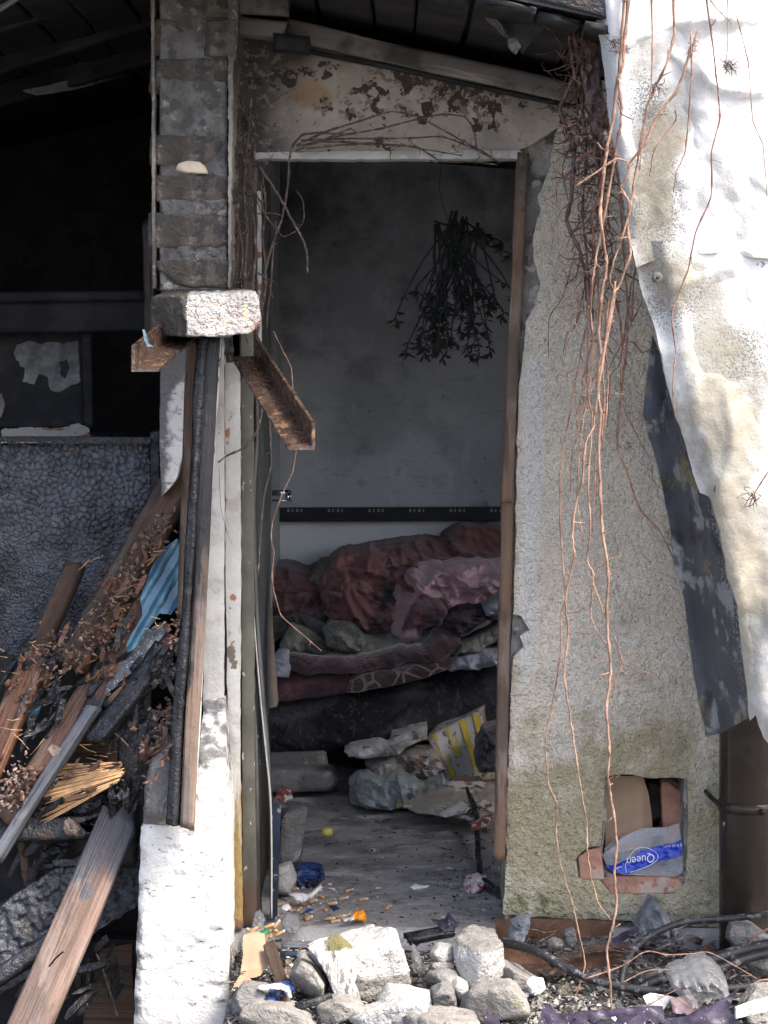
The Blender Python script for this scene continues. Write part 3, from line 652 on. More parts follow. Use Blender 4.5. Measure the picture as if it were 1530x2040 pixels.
def slab(name, pts, t, m, parent):
    lo = [Vector(p) for p in pts]; V = lo + [p + Vector((0, 0, t)) for p in lo]
    F = [(0, 1, 2, 3)[::-1], (4, 5, 6, 7)] + [(i, (i + 1) % 4, 4 + (i + 1) % 4, 4 + i) for i in range(4)]
    return mesh_obj(name, [tuple(v) for v in V], F, m, parent, False)
slab('roof_felt', [(-.44, EAVE, zr(-.44) + .034), (.64, EAVE, zr(.64) + .034), (.64, 3.0, zr(.64) + .034), (-.44, 3.0, zr(-.44) + .034)], .012, 'feltroof', house)
slab('roof_felt', [(.642, -.60, zr(.642) + .034), (1.96, -.60, zr(1.96) + .034), (1.96, 3.0, zr(1.96) + .034), (.642, 3.0, zr(.642) + .034)], .012, 'feltroof', house)
slab('roof_felt', [(-2.55, EAVE, zl(-2.55) + .034), (-.36, EAVE, zl(-.36) + .034), (-.36, 3.0, zl(-.36) + .034), (-2.55, 3.0, zl(-2.55) + .034)], .012, 'feltroof', house)
plank('rafter', P(-40, 205, 1.0), P(310, 100, 1.0), .07, .06, 'sootboard', house, seed=21)
plank('rafter', P(-40, 128, .55), P(310, 20, .55), .09, .07, 'sootboard', house, seed=22, char=None)
plank('rafter', P(-60, 60, .1), P(330, -70, .1), .08, .07, 'sootboard', house, seed=23)
plank('rafter', P(-20, 30, -.45), P(60, -20, -.45), .012, .02, 'wood_silver', house, seed=24)
relief('window_head', [(45, 180), (110, 166), (235, 138), (252, 150), (140, 178), (70, 188)], 'paintwhite', house, Y=lambda x, y: .7 + (x - 45) * .003, step=8, thick=.03, jit=2, seed=8,
       attrs={'flake': lambda x, y: .45 + 0 * x, 'soot': lambda x, y: .35 + .5 * sst(160, 250, x)})
plank('sky_gap_cover', P(1010, -60, -.69), P(1240, 2, -.69), .10, .03, 'char', house, seed=28, rough=.004)  # dark board added to hide the bright gap above the eave
# hanging scrap of eave felt with a lump of mortar on its tip
tip = relief('hanging_felt', [(940, -60), (956, 14), (990, 48), (1014, 80), (1042, 108), (1066, 78), (1100, 40), (1128, 8), (1150, -60)], 'feltroof', None, Y=lambda x, y: -.52 - .10 * sst(960, 1120, x) + .0008 * y, step=9, thick=.012, jit=3,
             disp=lambda x, y, d: .03 * sst(90, 0, np.abs(x - 1040)) + .008 * n2(x, y, 40, 3))
tag(tip, 'torn black roofing felt hanging in a point under the eave', 'roofing felt')
rock('mortar_lump', [(1010, 76), (1026, 72), (1042, 88), (1028, 110), (1012, 98)], -.60, -.565, 'palemortar', tip, 4, sub=3)
relief('mortar_edge', [(952, -10), (968, 8), (996, 46), (1012, 74), (1002, 70), (976, 44), (954, 20)], 'palemortar', tip, Y=-.545, step=6, thick=.02, jit=2, seed=4)

# the brick pillar between window and door
PY = -.25
pil = box('pillar', P(318, 580, PY + .006), P(452, -200, PY + .006) + Vector((0, .26, 0)), 'palemortar', house)
def course(y0, y1, m, pr, seed, x0=303, x1=461, **kw):
    return brick('brick' if m == 'sootbrick' else 'mortar_bed', [(x0, y0), (x1, y0), (x1, y1), (x0, y1)], PY - pr, PY + .22, m, pil, seed, **kw)
seq = [(-60, 36, 'sootbrick', .004), (38, 112, 'sootbrick', .012), (116, 184, 'sootbrick', .0), (184, 270, 'palemortar', -.004), (270, 328, 'sootbrick', .0), (328, 352, 'palemortar', .004),
       (348, 402, 'sootbrick', .001), (400, 428, 'palemortar', -.002), (426, 492, 'sootbrick', .0), (490, 520, 'palemortar', -.003), (518, 573, 'sootbrick', .002)]
for q, (a, b_, m, pr) in enumerate(seq):
    if q in (1,):
        course(a, b_, 'sootbrick', pr, 60 + q, 303, 378); course(a + 2, b_, 'sootbrick', pr + .004, 80 + q, 380, 468)
    elif q == 0: course(a, b_, m, pr, 60 + q, 300, 470)
    elif m == 'palemortar': course(a - 4, b_ + 4, m, pr, 60 + q, 322, 448, rough=.08, chips=3)
    else: course(a, b_, m, pr, 60 + q)
rock('mortar_bed', [(346, 344), (354, 326), (372, 321), (398, 322), (410, 332), (412, 345)], PY - .012, PY + .03, 'creamchip', pil, 90, sub=4, shrink=.97, chips=1)
relief('plaster_edge', [(455, 575), (455, -60), (472, -60), (474, 60), (470, 112), (464, 120), (463, 260), (461, 420), (461, 575)], 'oldplaster', pil, Y=PY - .012, step=6, thick=.26, jit=3.5, jscale=9, seed=4, disp=lambda x, y, d: .004 * n2(x, y, 14, 2),
       attrs={'peel': lambda x, y: .2 + 0 * x, 'rust': lambda x, y: .2 + 0 * x, 'soot': lambda x, y: .72 + .3 * sst(250, 0, y)})
relief('plaster_edge', [(304, 575), (301, -60), (307, -60), (309, 300), (310, 575)], 'oldplaster', pil, Y=PY - .008, step=7, thick=.25, jit=2, seed=5,
       attrs={'peel': lambda x, y: .3 + 0 * x, 'rust': lambda x, y: .1 + 0 * x, 'soot': lambda x, y: .85 + 0 * x})

# left of the door: broken low wall with plaster, painted frame strips
def pierY(x, y): return -.30 + .22 * sst(1650, 1390, y) * (1 + .2 * n2(x, y, 60, 3))
def pier_d(x, y, d):
    ledge = .022 * (((1650 - y + (x - 400) * .5 + 14 * n2(x, y, 60, 4)) % 86) / 86) * sst(1660, 1600, y)
    return .006 * n2(x, y, 50, 2, 4) + .003 * n2(x, y, 12, 5, 3) + ledge - .014 * np.exp(-d / 8) - .006 * sst(.25, .6, n2(x, y, 26, 9, 3, .6, 1.4))
relief('low_wall', [(262, 2120), (268, 1980), (273, 1850), (280, 1650), (300, 1636), (345, 1640), (376, 1628), (386, 1560), (398, 1470), (406, 1400), (428, 1396), (448, 1392), (450, 1470), (454, 1640), (456, 2120)], 'limewash', house, Y=pierY, step=7, thick=.24,
       disp=pier_d, jit=2.5, seed=21, attrs={'soot': lambda x, y: .55 * sst(1680, 1500, y) + .42 * sst(298, 276, x) + .16})
rock('render_slab', [(284, 1642), (290, 1560), (300, 1508), (338, 1478), (352, 1560), (348, 1650), (320, 1650)], -.33, -.12, 'rubblegrey', house, 33, chips=3, rough=.03)
def strip(name, poly, m, Y, thick, seed, **at):
    return relief(name, poly, m, frame_, Y=Y, step=7, thick=thick, jit=1.6, jscale=16, seed=seed, disp=lambda x, y, d: .003 * n2(x, y, 50, seed, 3) - .003 * np.exp(-d / 4), attrs={k: v for k, v in at.items()})
frame_ = bpy.data.objects.new('door_frame', None); frame_.empty_display_size = .05; link(frame_, house)
strip('post', [(418, 690), (446, 690), (447, 900), (446, 1400), (404, 1405), (412, 1000)], 'paintwhite', -.03, .06, 3, flake=lambda x, y: .24 + .25 * g(x, y, 436, 840, 20, 60), soot=lambda x, y: .5 * sst(1150, 690, y) + .15, ochre=lambda x, y: 0 * x)
strip('post', [(448, 690), (456, 716), (478, 720), (480, 1100), (478, 1500), (484, 1850), (455, 1858), (454, 1500), (449, 1100)], 'paintwhite', -.02, .07, 4,
      flake=lambda x, y: .26 + .40 * g(x, y, 462, 1290, 16, 110) + .35 * g(x, y, 455, 860, 10, 50) + .0 + .30 * sst(1560, 1800, y), soot=lambda x, y: .42 * sst(1150, 700, y) + .15, ochre=lambda x, y: .62 * sst(1320, 1620, y))
strip('post', [(480, 560), (504, 560), (506, 1000), (507, 1500), (512, 1835), (484, 1845), (482, 1300)], 'paintolive', 0.0, .09, 5, brown=lambda x, y: .8 * sst(1650, 1800, y))
strip('post', [(458, 100), (482, 100), (504, 306), (504, 562), (470, 580), (458, 575)], 'paintolive', .012, .09, 6, brown=lambda x, y: .6 + 0 * y)
strip('post', [(512, 380), (520, 380), (521, 700), (514, 700)], 'paintwhite', .0, .03, 7, flake=lambda x, y: .5 + 0 * x, soot=lambda x, y: .25 + 0 * x, ochre=lambda x, y: 0 * x)
strip('top_rail', [(505, 304), (700, 301), (1038, 299), (1040, 316), (700, 317), (520, 316), (506, 318)], 'paintwhite', -.002, .09, 8, flake=lambda x, y: .2 + 0 * x, soot=lambda x, y: .35 * sst(640, 520, x), ochre=lambda x, y: 0 * x)
plank('jamb', P(1040, 306, .02), P(1012, 1000, .02), .030, .05, 'wood_jamb', frame_, seed=31, rough=.0015, jag=(.003, .0), char=lambda u, v: 0 * u)
plank('jamb', P(1012, 1001, .02), P(992, 1712, .02), .030, .05, 'wood_jamb', frame_, seed=32, rough=.002, jag=(.0, .03), char=lambda u, v: .25 * (u > .8) * np.abs(v))
relief('mastic', [(1034, 316), (1042, 308), (1048, 350), (1044, 420), (1036, 420)], 'palemortar', frame_, Y=-.012, step=6, thick=.02, jit=2, seed=6)
# white plastered reveal and olive lath beyond the post
relief('window_reveal', [(320, 676), (372, 676), (372, 800), (366, 900), (350, 955), (322, 990), (318, 850)], 'limewash', house, Y=.02, step=7, thick=.08, jit=2, seed=41, disp=lambda x, y, d: .004 * n2(x, y, 40, 3),
       attrs={'soot': lambda x, y: .62 * sst(820, 690, y) + .4 * sst(356, 322, x) + .42})
plank('lath', P(383, 680, -.12), P(366, 1230, -.09), .034, .02, 'wood_dark', house, seed=43, jag=(.004, .03), char=lambda u, v: .3 * (u < .15))

# the door leaf, opened inward
door = bpy.data.objects.new('door', None); door.empty_display_size = .05; link(door, house)
def door_leaf():
    nz, ny = 60, 24; zz, yy = np.meshgrid(np.linspace(.015, 1.99, nz), np.linspace(.05, .80, ny)); z, y = zz.ravel(), yy.ravel()
    x = -.337 + .010 * n2(y, z, .5, 3, 3) + .012 * sst(.15, .05, y) * sst(1.2, .4, z)
    V1 = np.stack([x, y, z], 1); V2 = V1 - np.array([.035, 0, 0]); n = len(V1)
    F = [(j * nz + i, (j + 1) * nz + i, (j + 1) * nz + i + 1, j * nz + i + 1) for j in range(ny - 1) for i in range(nz - 1)]
    F2 = [tuple(n + q for q in f[::-1]) for f in F]
    rim = [(i, i + 1, n + i + 1, n + i) for i in range(nz - 1)] + [((ny - 1) * nz + i, (ny - 1) * nz + i + 1, n + (ny - 1) * nz + i + 1, n + (ny - 1) * nz + i) for i in range(nz - 1)]
    V = np.concatenate([V1, V2]); mesh_obj('leaf', V, F + F2 + rim, 'paintdoor', door, True, {'brown': np.concatenate([.8 * sst(.9, .2, z)] * 2)})
door_leaf()
def bent(name, pts, Y, w, t, m, parent, seed=0):
    """thin strip, edge on, following a bent line down the picture"""
    p = catmull([P(a, b_, Y) for a, b_ in pts], 8); V = []; F = []
    for i, q in enumerate(p):
        for dx, dy in ((-t / 2, 0), (t / 2, 0), (t / 2, w), (-t / 2, w)): V.append((q.x + dx, q.y + dy, q.z))
    for i in range(len(p) - 1):
        for k_ in range(4): F.append((i * 4 + k_, i * 4 + (k_ + 1) % 4, (i + 1) * 4 + (k_ + 1) % 4, (i + 1) * 4 + k_))
    F += [(3, 2, 1, 0), tuple((len(p) - 1) * 4 + k_ for k_ in range(4))]
    return mesh_obj(name, V, F, m, parent, True, {'brown': np.full(len(V), .2), 'soot': np.full(len(V), .1), 'flake': np.full(len(V), .3), 'ochre': np.zeros(len(V))})
bent('veneer', [(508, 720), (512, 860), (505, 1000), (510, 1200), (522, 1380), (532, 1500), (538, 1620), (540, 1832)], .03, .10, .006, 'paintdoor', door)
bent('veneer_edge', [(500, 1040), (504, 1200), (518, 1380), (530, 1500), (540, 1620), (541, 1830)], .024, .006, .004, 'paintwhite', door)
bent('veneer', [(494, 720), (498, 1000), (499, 1300), (510, 1500), (514, 1836)], .035, .09, .010, 'paintdoor', door)
H = P(545, 982, .72)
def rod(name, a, b_, r, m, parent, sides=12):
    V, F = ribbon_tube([a, a.lerp(b_, .5), b_], r, sides); return mesh_obj(name, V, F, m, parent)
hd = rod('handle', Vector((-.325, .72, H.z)), Vector((-.272, .72, H.z)), .0085, 'chrome', door)
rod('grip', Vector((-.275, .725, H.z)), Vector((-.275, .62, H.z - .006)), .008, 'chrome', hd)
rod('key', Vector((-.325, .72, H.z - .022)), Vector((-.268, .72, H.z - .022)), .003, 'chrome', door)
relief('navy_edge', [(541, 1606), (560, 1606), (556, 1700), (552, 1832), (540, 1832)], 'navyboard', door, Y=.07, step=6, thick=.02, jit=1)

# ------------------------------------------------------------------ window side: charred panel, fallen timber, litter
Vv = Vector
# loose brick balanced under the pillar
def pick_brick(c):
    xs = (c[:, 0] / S(-.42)) + 765
    return np.where((xs > 374) & (c[:, 1] < -.33), 1, 0)
lb = [P(301, 592, -.34), P(303, 668, -.34), P(372, 590, -.46), P(374, 670, -.46), P(516, 590, -.40), P(523, 640, -.40), P(500, 664, -.41), P(430, 672, -.44), P(505, 580, -.40),
      P(330, 578, -.22), P(500, 574, -.20), P(310, 660, -.2), P(500, 655, -.2)]
tag(rock_from('loose_brick', [tuple(p) for p in lb], 'sootbrick', None, 17, 6, rough=.025, fine=.022, chips=1, mats=['sootbrick', 'stonerender'], pick=pick_brick),
    'loose plastered brick jutting askew from under the sooty pillar', 'brick')
# angle irons
def angle_iron(name, label, far, near, w, h, t, side, m='rustiron'):
    """L section swept from far to near; side=-1: level flange runs left of the corner"""
    n = 34; V = []; F = []
    prof = [(0, 0), (side * w, 0), (side * w, t), (side * t, t), (side * t, h), (0, h)]
    for i in range(n + 1):
        u = i / n; c = far.lerp(near, u)
        for k, (a, b_) in enumerate(prof):
            j = fbm(np.array([[u * 16, k * 3.1, 0.3]]), 3, k)[0] * .0016
            V.append((c.x + a + j * .6, c.y + j, c.z + b_ + j))
    for i in range(n):
        for k in range(6):
            k2 = (k + 1) % 6; F.append((i * 6 + k, i * 6 + k2, (i + 1) * 6 + k2, (i + 1) * 6 + k))
    F += [tuple(range(6)), tuple(n * 6 + k for k in (5, 4, 3, 2, 1, 0))]
    return tag(mesh_obj(name, V, F, m, None, False), label, 'angle iron')
angle_iron('angle_iron', 'rusty angle iron sticking out and sagging to the right below the loose brick', P(512, 716, -.16), P(628, 896, -.72), .064, .062, .008, -1)
ai = angle_iron('angle_iron', 'short rusty angle iron stub left of the charred post, blue paint on its edge', P(352, 664, -.2), P(262, 740, -.64), .064, .060, .008, 1)
relief('paint_edge', [(284, 656), (288, 656), (295, 684), (306, 690), (294, 691), (287, 678)], 'bluepaint', ai, Y=-.628, step=3, thick=.006, jit=1)
# charred leaning post: blackened side and brown side
post = thing('charred_post', 'tall leaning timber post, charred black on its left side, before the white frame', 'post', P(358, 1640, -.36))
plank('timber', P(424, 672, -.30), P(372, 1648, -.36), .036, .05, 'wood_post', post, nrm=(.1, -1, 0), seed=51, rough=.0012, warp=.002, jag=(.002, .01),
      char=lambda u, v: .95 - 1.0 * np.clip((u - .18) / .9, 0, 1) ** .9 + .25 * (v < -.1))
plank('char_crust', P(407, 674, -.312), P(351, 1646, -.372), .022, .045, 'char', post, nrm=(-.5, -1, 0), seed=52, rough=.006, warp=.003, seg=.006, jag=(.004, .01))
plank('splinter', P(440, 672, -.26), P(388, 1560, -.335), .006, .03, 'whitecard', post, seed=53, rough=.001, warp=.003)  # pale strip down the right edge, painting the post's sunlit rim
relief('char_flake', [(446, 672), (462, 672), (466, 700), (462, 724), (450, 722)], 'char', post, Y=-.10, step=5, thick=.02, disp=lambda x, y, d: .01 * n2(x, y, 12, 2), jit=2)
# alligator-charred cabinet panel
cab = thing('charred_cabinet', 'cabinet with deeply cracked charred front panel inside the window opening', 'cabinet', P(150, 1400, .35))
def gator(size, dome=.0022, crack=.008, seed=3, warp=5):
    def f(x, y, d):
        lo = f0(x, y, size * 1.25, seed); hi = f0(x, y, size * .62, seed + 5); k = sst(1020, 1180, y + 40 * n2(x, y, 80, 2))
        return lo * (1 - k) + hi * k + .006 * n2(x, y, 90, seed, 2)
    def f0(x, y, size, seed):
        x2 = x + warp * n2(x, y, 30, seed, 2); y2 = y + warp * n2(x, y, 30, seed + 1, 2)
        k = 1.0
        f1, f2, cv = cells(x2, y2, size, seed)
        return .0022 * cv + dome * (1 - f1 ** 2) - crack * sst(.15, .0, f2 - f1) + .0012 * n2(x, y, 6, seed, 2)
    return f
relief('front_panel', [(-60, 884), (120, 882), (298, 884), (300, 1000), (299, 1150), (290, 1420), (-60, 1420)], 'alligator', cab, Y=.34, step=2.0, thick=.025, disp=gator(10), jit=1.2, seed=4)
relief('side_strip', [(300, 860), (316, 860), (317, 1080), (300, 1100)], 'char', cab, Y=.33, step=6, thick=.4, disp=lambda x, y, d: .004 * n2(x, y, 14, 3))
slab('top', [P(-60, 884, .31), P(300, 884, .31), P(300, 884, .31) + Vv((.0, .40, .0)), P(-60, 884, .31) + Vv((0, .40, 0))], .018, 'char', cab)
relief('peeling_paint', [(0, 856), (60, 850), (100, 856), (150, 844), (176, 852), (187, 878), (120, 880), (40, 882), (2, 880)], 'paintwhite', cab, Y=lambda x, y: .30 + (882 - y) * .006, step=3, thick=.006, jit=5, seed=5,
       attrs={'flake': lambda x, y: .40 + 0 * x, 'soot': lambda x, y: .15 + 0 * x, 'ochre': lambda x, y: 0 * x})
# sooty cupboard door behind with peeled white patches
cup = thing('sooty_cupboard', 'soot-black cupboard with a ragged white patch of unburnt paint, behind the panel', 'cupboard', P(80, 860, .8))
relief('door', [(-60, 640), (170, 640), (172, 850), (-60, 850)], 'soot', cup, Y=.80, step=20, thick=.03)
relief('paint_patch', [(34, 690), (60, 684), (158, 682), (160, 762), (140, 770), (118, 782), (100, 776), (92, 752), (76, 748), (70, 764), (44, 762), (46, 736), (28, 716)], 'paintwhite', cup, Y=.795, step=3, thick=.004, jit=7, jscale=16, seed=7,
       holes=[[(118, 722), (132, 714), (138, 734), (128, 752), (118, 744)]], attrs={'flake': lambda x, y: .12 + 0 * x, 'soot': lambda x, y: .78 + 0 * x, 'ochre': lambda x, y: 0 * x})
relief('paint_patch', [(-30, 780), (4, 784), (10, 806), (2, 832), (-30, 834)], 'paintwhite', cup, Y=.795, step=6, thick=.004, jit=3, seed=9, attrs={'flake': lambda x, y: .12 + 0 * x, 'soot': lambda x, y: .74 + 0 * x, 'ochre': lambda x, y: 0 * x})
plank('rail', P(-60, 628, .72), P(296, 624, .72), .105, .03, 'sootboard', cup, seed=61)
plank('rail', P(-60, 592, .70), P(290, 590, .70), .03, .05, 'sootboard', cup, seed=62)
plank('stile', P(172, 650, .76), P(176, 850, .76), .03, .03, 'sootboard', cup, seed=63)
tag(plank('scorched_stud', P(294, 440, .3), P(298, 700, .3), .03, .04, 'wood_dark', None, seed=64, char=lambda u, v: .75 - .5 * u), 'scorched brown stud just left of the pillar, behind the loose brick', 'stud')
# fallen timber
def cf(a=0., b_=0., ea=.2, eb=.2, base=.0, edge=0.):
    return lambda u, v: base + a * np.clip(1 - u / ea, 0, 1) + b_ * np.clip(1 - (1 - u) / eb, 0, 1) + edge * np.clip(np.abs(v) * 2 - .6, 0, 1)
def fallen(name, label, a, b_, w, t, m, seed, nrm=(-.3, -1, .55), ch=None, **kw):
    return tag(plank(name, P(*a), P(*b_), w, t, m, None, nrm=nrm, seed=seed, char=ch or cf(), rough=.003, **kw), label, 'timber')
fallen('fallen_pole', 'long weathered grey pole fallen diagonally from the post across the charred panel', (372, 930, .14), (150, 1330, -.02), .085, .06, 'wood_dark', 71, ch=cf(0, 0, base=.15))
fallen('fallen_plank', 'reddish brown plank with pale mould running down to the lower left', (278, 1230, .02), (14, 1640, -.14), .075, .025, 'wood_red', 72, ch=cf(.8, .25, .5, .2, .06, .25))
fallen('fallen_plank', 'silver-grey charred batten lying along the lower edge of the reddish plank', (186, 1408, -.12), (-10, 1716, -.2), .030, .03, 'wood_silver', 73, groove=.004)
fallen('fallen_plank', 'short red-brown plank at the left picture edge beside the reddish plank', (76, 1300, .02), (-60, 1620, -.12), .075, .03, 'wood_red', 74, ch=cf(.5, 0, .3, .2, .05, .3))
fallen('fallen_plank', 'dark scorched plank end sticking up before the charred panel', (150, 1124, .22), (60, 1330, .10), .050, .03, 'wood_dark', 75, ch=cf(.2, .3, .3, .4, .2))
fallen('fallen_plank', 'split brown lath lying under the blue plastic, its lower end burnt away', (286, 1190, -.02), (170, 1440, -.10), .05, .02, 'wood_red', 76, ch=cf(.3, 1.1, .3, .35, .1, .4))
fallen('charred_lath', 'black charred lath sagging below the blue plastic towards the post', (352, 1270, -.06), (190, 1470, -.14), .045, .03, 'char', 77, jag=(.02, .04))
fallen('charred_lath', 'crumbling charred strip with torn ochre edge under the blue plastic', (330, 1300, -.08), (215, 1400, -.10), .016, .02, 'wood_jamb', 78, ch=cf(.6, .3, .5, .3, .25), jag=(.02, .03))
fallen('charred_beam', 'black charred beam lying level below the reed mat', (-60, 1650, -.10), (178, 1652, -.10), .058, .05, 'char', 79, nrm=(0, -1, .3), jag=(.0, .03))
fallen('charred_beam', 'black charred upright stump between reed mat and low wall', (262, 1380, -.04), (258, 1720, -.06), .055, .05, 'char', 80, jag=(.03, .01))
fallen('charred_stick', 'thin charred stick hanging under the reed mat with orange scorch', (40, 1670, -.04), (62, 1790, -.05), .022, .02, 'wood_dark', 81, ch=cf(.5, .7, .3, .5, .2))
# back board behind the pile
tag(relief('scorched_board', [(-60, 1300), (300, 1330), (300, 1500), (292, 2100), (-60, 2100)], 'sootboard', None, Y=.10, step=16, thick=.03, jit=2, disp=lambda x, y, d: .01 * n2(x, y, 60, 3)), 'soot-black board behind the fallen timber at the lower left', 'board')
tag(relief('ochre_board', [(118, 1460), (250, 1430), (250, 1520), (226, 1560), (130, 1560)], 'wood_dark', None, Y=.05, step=8, thick=.02, jit=2), 'dim ochre board behind the fan of reeds', 'board')
# torn blue plastic
blue = thing('blue_plastic', 'torn glossy blue corrugated plastic among the fallen timber beside the post', 'plastic sheet', P(310, 1290, -.04))
def bl(x, y, d): a = (x * .86 + y * .5); return .010 * np.sin(a / 5.5) + .004 * n2(x, y, 20, 4, 3)
relief('sheet', [(354, 1072), (362, 1110), (366, 1190), (340, 1225), (318, 1222), (270, 1290), (255, 1300), (252, 1282), (284, 1225), (280, 1190), (300, 1135), (330, 1090)], 'bluefilm', blue, Y=lambda x, y: -.12 + (1300 - y) * .0005, step=4, thick=.003, disp=bl, jit=2, seed=3)
relief('scrap', [(160, 1225), (185, 1196), (196, 1210), (172, 1240)], 'bluefilm', blue, Y=.06, step=4, thick=.003, disp=bl, jit=2, seed=4)
relief('scrap', [(50, 1430), (66, 1402), (84, 1394), (78, 1420), (58, 1446)], 'bluefilm', blue, Y=-.03, step=4, thick=.003, disp=bl, jit=2, seed=5)
relief('burnt_sheet', [(250, 1302), (300, 1250), (326, 1236), (340, 1250), (300, 1300), (260, 1342), (208, 1386), (214, 1356)], 'sheetback', blue, Y=lambda x, y: -.07 + (1300 - y) * .0004, step=5, thick=.004, disp=lambda x, y, d: .006 * n2(x, y, 25, 4, 3), jit=4, seed=6, attrs={'speck': lambda x, y: .4 + 0 * x})
# fan of reeds
mat_ = thing('reed_mat', 'fan of straw-coloured reeds from a burnt mat, lower left', 'reed mat', P(140, 1640, -.09))
for k in range(44):
    t = k / 43; R = random.Random(k)
    b0 = (238 + 8 * math.sin(t * 3.1) - 6 * t + R.uniform(-5, 5), 1518 + 42 * t + R.uniform(-1.5, 1.5)); e0 = (118 - 70 * t + (60 * max(0, t - .72) / .28) + R.uniform(-26, 10), 1528 + 112 * t + R.uniform(-2, 2))
    if t < .3: e0 = (e0[0] + 30 * R.random(), e0[1] - 4)
    yy_ = -.075 - .03 * t + R.uniform(-.006, .006)
    pts = [P(b0[0], b0[1], yy_), P((b0[0] + e0[0]) / 2, (b0[1] + e0[1]) / 2 + R.uniform(-1.5, 1.5), yy_ - .008), P(e0[0], e0[1], yy_ - .014)]
    V, F = ribbon_tube(pts, [.0021, .0023, .0017], 6); mesh_obj('reed', V, F, 'straw', mat_)
# lower left: bubbled tar beam and pale plank in front
def cf2(u, v): return 1.1 * np.clip(1 - u / .42, 0, 1) + .12 * np.clip(np.abs(v) * 2 - .7, 0, 1) + .30 * (vn(np.stack([u * 9, v * 3, v * 0], 1), 4) > .5)
fp = thing('foreground_plank', 'broad pale brown plank with scorched upper end leaning in the lower left corner', 'plank', P(60, 2100, -.5))
plank('board', P(238, 1630, -.16), P(30, 2110, -.52), .102, .028, 'wood_pale', fp, nrm=(-.1, -1, .5), seed=91, char=cf2, rough=.0012, jag=(.03, .0), groove=.0008)
cable('nail', [(98, 1925, -.455), (112, 1908, -.475), (126, 1896, -.50)], .0022, 'blacksteel', fp)
tb = thing('charred_board', 'blistered black charred board lying diagonally behind the pale plank', 'board', P(60, 1950, -.1))
def tar_d(x, y, d):
    f1, f2, cv = cells(x, y, 13, 8); return .014 * (1 - np.clip(f1, 0, 1) ** 2) * (.5 + cv) + .006 * n2(x, y, 25, 3)
relief('board', [(-60, 1850), (60, 1760), (160, 1700), (290, 1640), (292, 1790), (230, 1830), (120, 1900), (30, 1962), (-60, 2010)], 'tarbubble', tb, Y=lambda x, y: -.04 - (y - 1650) * .0004, step=4.2, thick=.04, disp=tar_d, jit=3, seed=8)
tag(plank('charred_pole', P(108, 1872, -.20), P(-70, 1985, -.28), .042, .04, 'char', None, nrm=(0, -1, .4), seed=93, rough=.004, groove=.003), 'grey charred pole below the blistered board at the left edge', 'pole')
tag(cable('burnt_wire', [(192, 1900, -.12), (210, 1945, -.13), (222, 1985, -.14), (234, 2024, -.15)], .0025, 'vinegrey'), 'thin burnt wire hanging beside the low white wall', 'wire')
tag(relief('scorched_board', [(200, 1890), (262, 1880), (270, 2100), (150, 2100)], 'wood_dark', None, Y=-.02, step=10, thick=.02, jit=3), 'dim brown board in the gap between pale plank and white wall', 'board')
# leaf litter: far too many scraps to count
def litter(name, label, spots, n, m, smin, smax, seed, parent=None, cat='leaves'):
    R = random.Random(seed); V = []; F = []
    tot = sum(s[-1] for s in spots)
    for (x0, y0, x1, y1, wd, Ya, Yb, wt) in spots:
        for _ in range(int(n * wt / tot)):
            t = R.random(); px = x0 + (x1 - x0) * t + R.gauss(0, wd * .5); py = y0 + (y1 - y0) * t + R.gauss(0, wd * .5)
            c = P(px, py, Ya + (Yb - Ya) * t - R.uniform(0, .03)); s = R.uniform(smin, smax)
            d = Vv((R.gauss(0, 1), R.gauss(0, .5), R.gauss(0, .8))).normalized(); nn = Vv((R.gauss(-.1, .6), -1, R.gauss(.5, .6))).normalized()
            d = (d - nn * d.dot(nn)).normalized(); w_ = nn.cross(d); o = len(V); cu = R.uniform(.1, .5) * s
            for (a, b_, h) in ((-1, 0, 0), (-.4, .45, .6), (.3, .5, .5), (1, 0, 0), (.35, -.45, .7), (-.35, -.5, .3)):
                V.append(tuple(c + d * a * s * R.uniform(.8, 1.1) + w_ * b_ * s * R.uniform(.6, 1.2) - nn * (h * cu * R.uniform(.3, 1.3))))
            V.append(tuple(c + nn * cu * .4))
            for k in range(6): F.append((o + k, o + (k + 1) % 6, o + 6))
    return tag(mesh_obj(name, V, F, m, parent, False), label, cat, kind='stuff')
litter('leaf_litter', 'wet brown leaf litter caught on the fallen timber at the left', [(330, 1020, 130, 1330, 30, .04, -.09, 5), (250, 1230, 200, 1300, 30, -.04, -.06, 3), (120, 1280, 60, 1330, 35, .0, .0, 1.5), (50, 1540, 20, 1600, 30, -.16, -.17, 2),
    (350, 1230, 335, 1290, 16, -.10, -.10, 1.2), (335, 1400, 300, 1500, 20, -.24, -.26, 2.2), (345, 1480, 300, 1560, 16, -.36, -.345, .5), (110, 1330, 60, 1400, 18, -.03, -.04, .6), (276, 1440, 285, 1500, 12, -.1, -.1, .5)], 620, 'deadleaf', .003, .0125, 5)
litter('leaf_litter', 'pale shrivelled leaf scraps among the fallen timber at the left', [(330, 1040, 130, 1330, 30, .03, -.10, 5), (40, 1530, 20, 1600, 30, -.17, -.18, 3), (120, 1280, 60, 1330, 35, .0, .0, 1), (340, 1430, 300, 1500, 22, -.26, -.28, 1)], 240, 'greyleaf', .003, .010, 6)
tag(rock('curled_leaf', [(124, 1650), (134, 1626), (150, 1640), (162, 1656), (156, 1672), (134, 1672)], -.16, -.135, 'greyleaf', None, 8, sub=4, rough=.25, fine=.05), 'large curled grey leaf stuck on the level charred beam', 'leaf')
tag(rock('curled_leaf', [(206, 1330), (220, 1322), (232, 1324), (228, 1350), (212, 1358), (204, 1350)], -.12, -.10, 'deadleaf', None, 9, sub=4, rough=.25, fine=.05), 'curled brown leaf on the plank under the blue plastic', 'leaf')
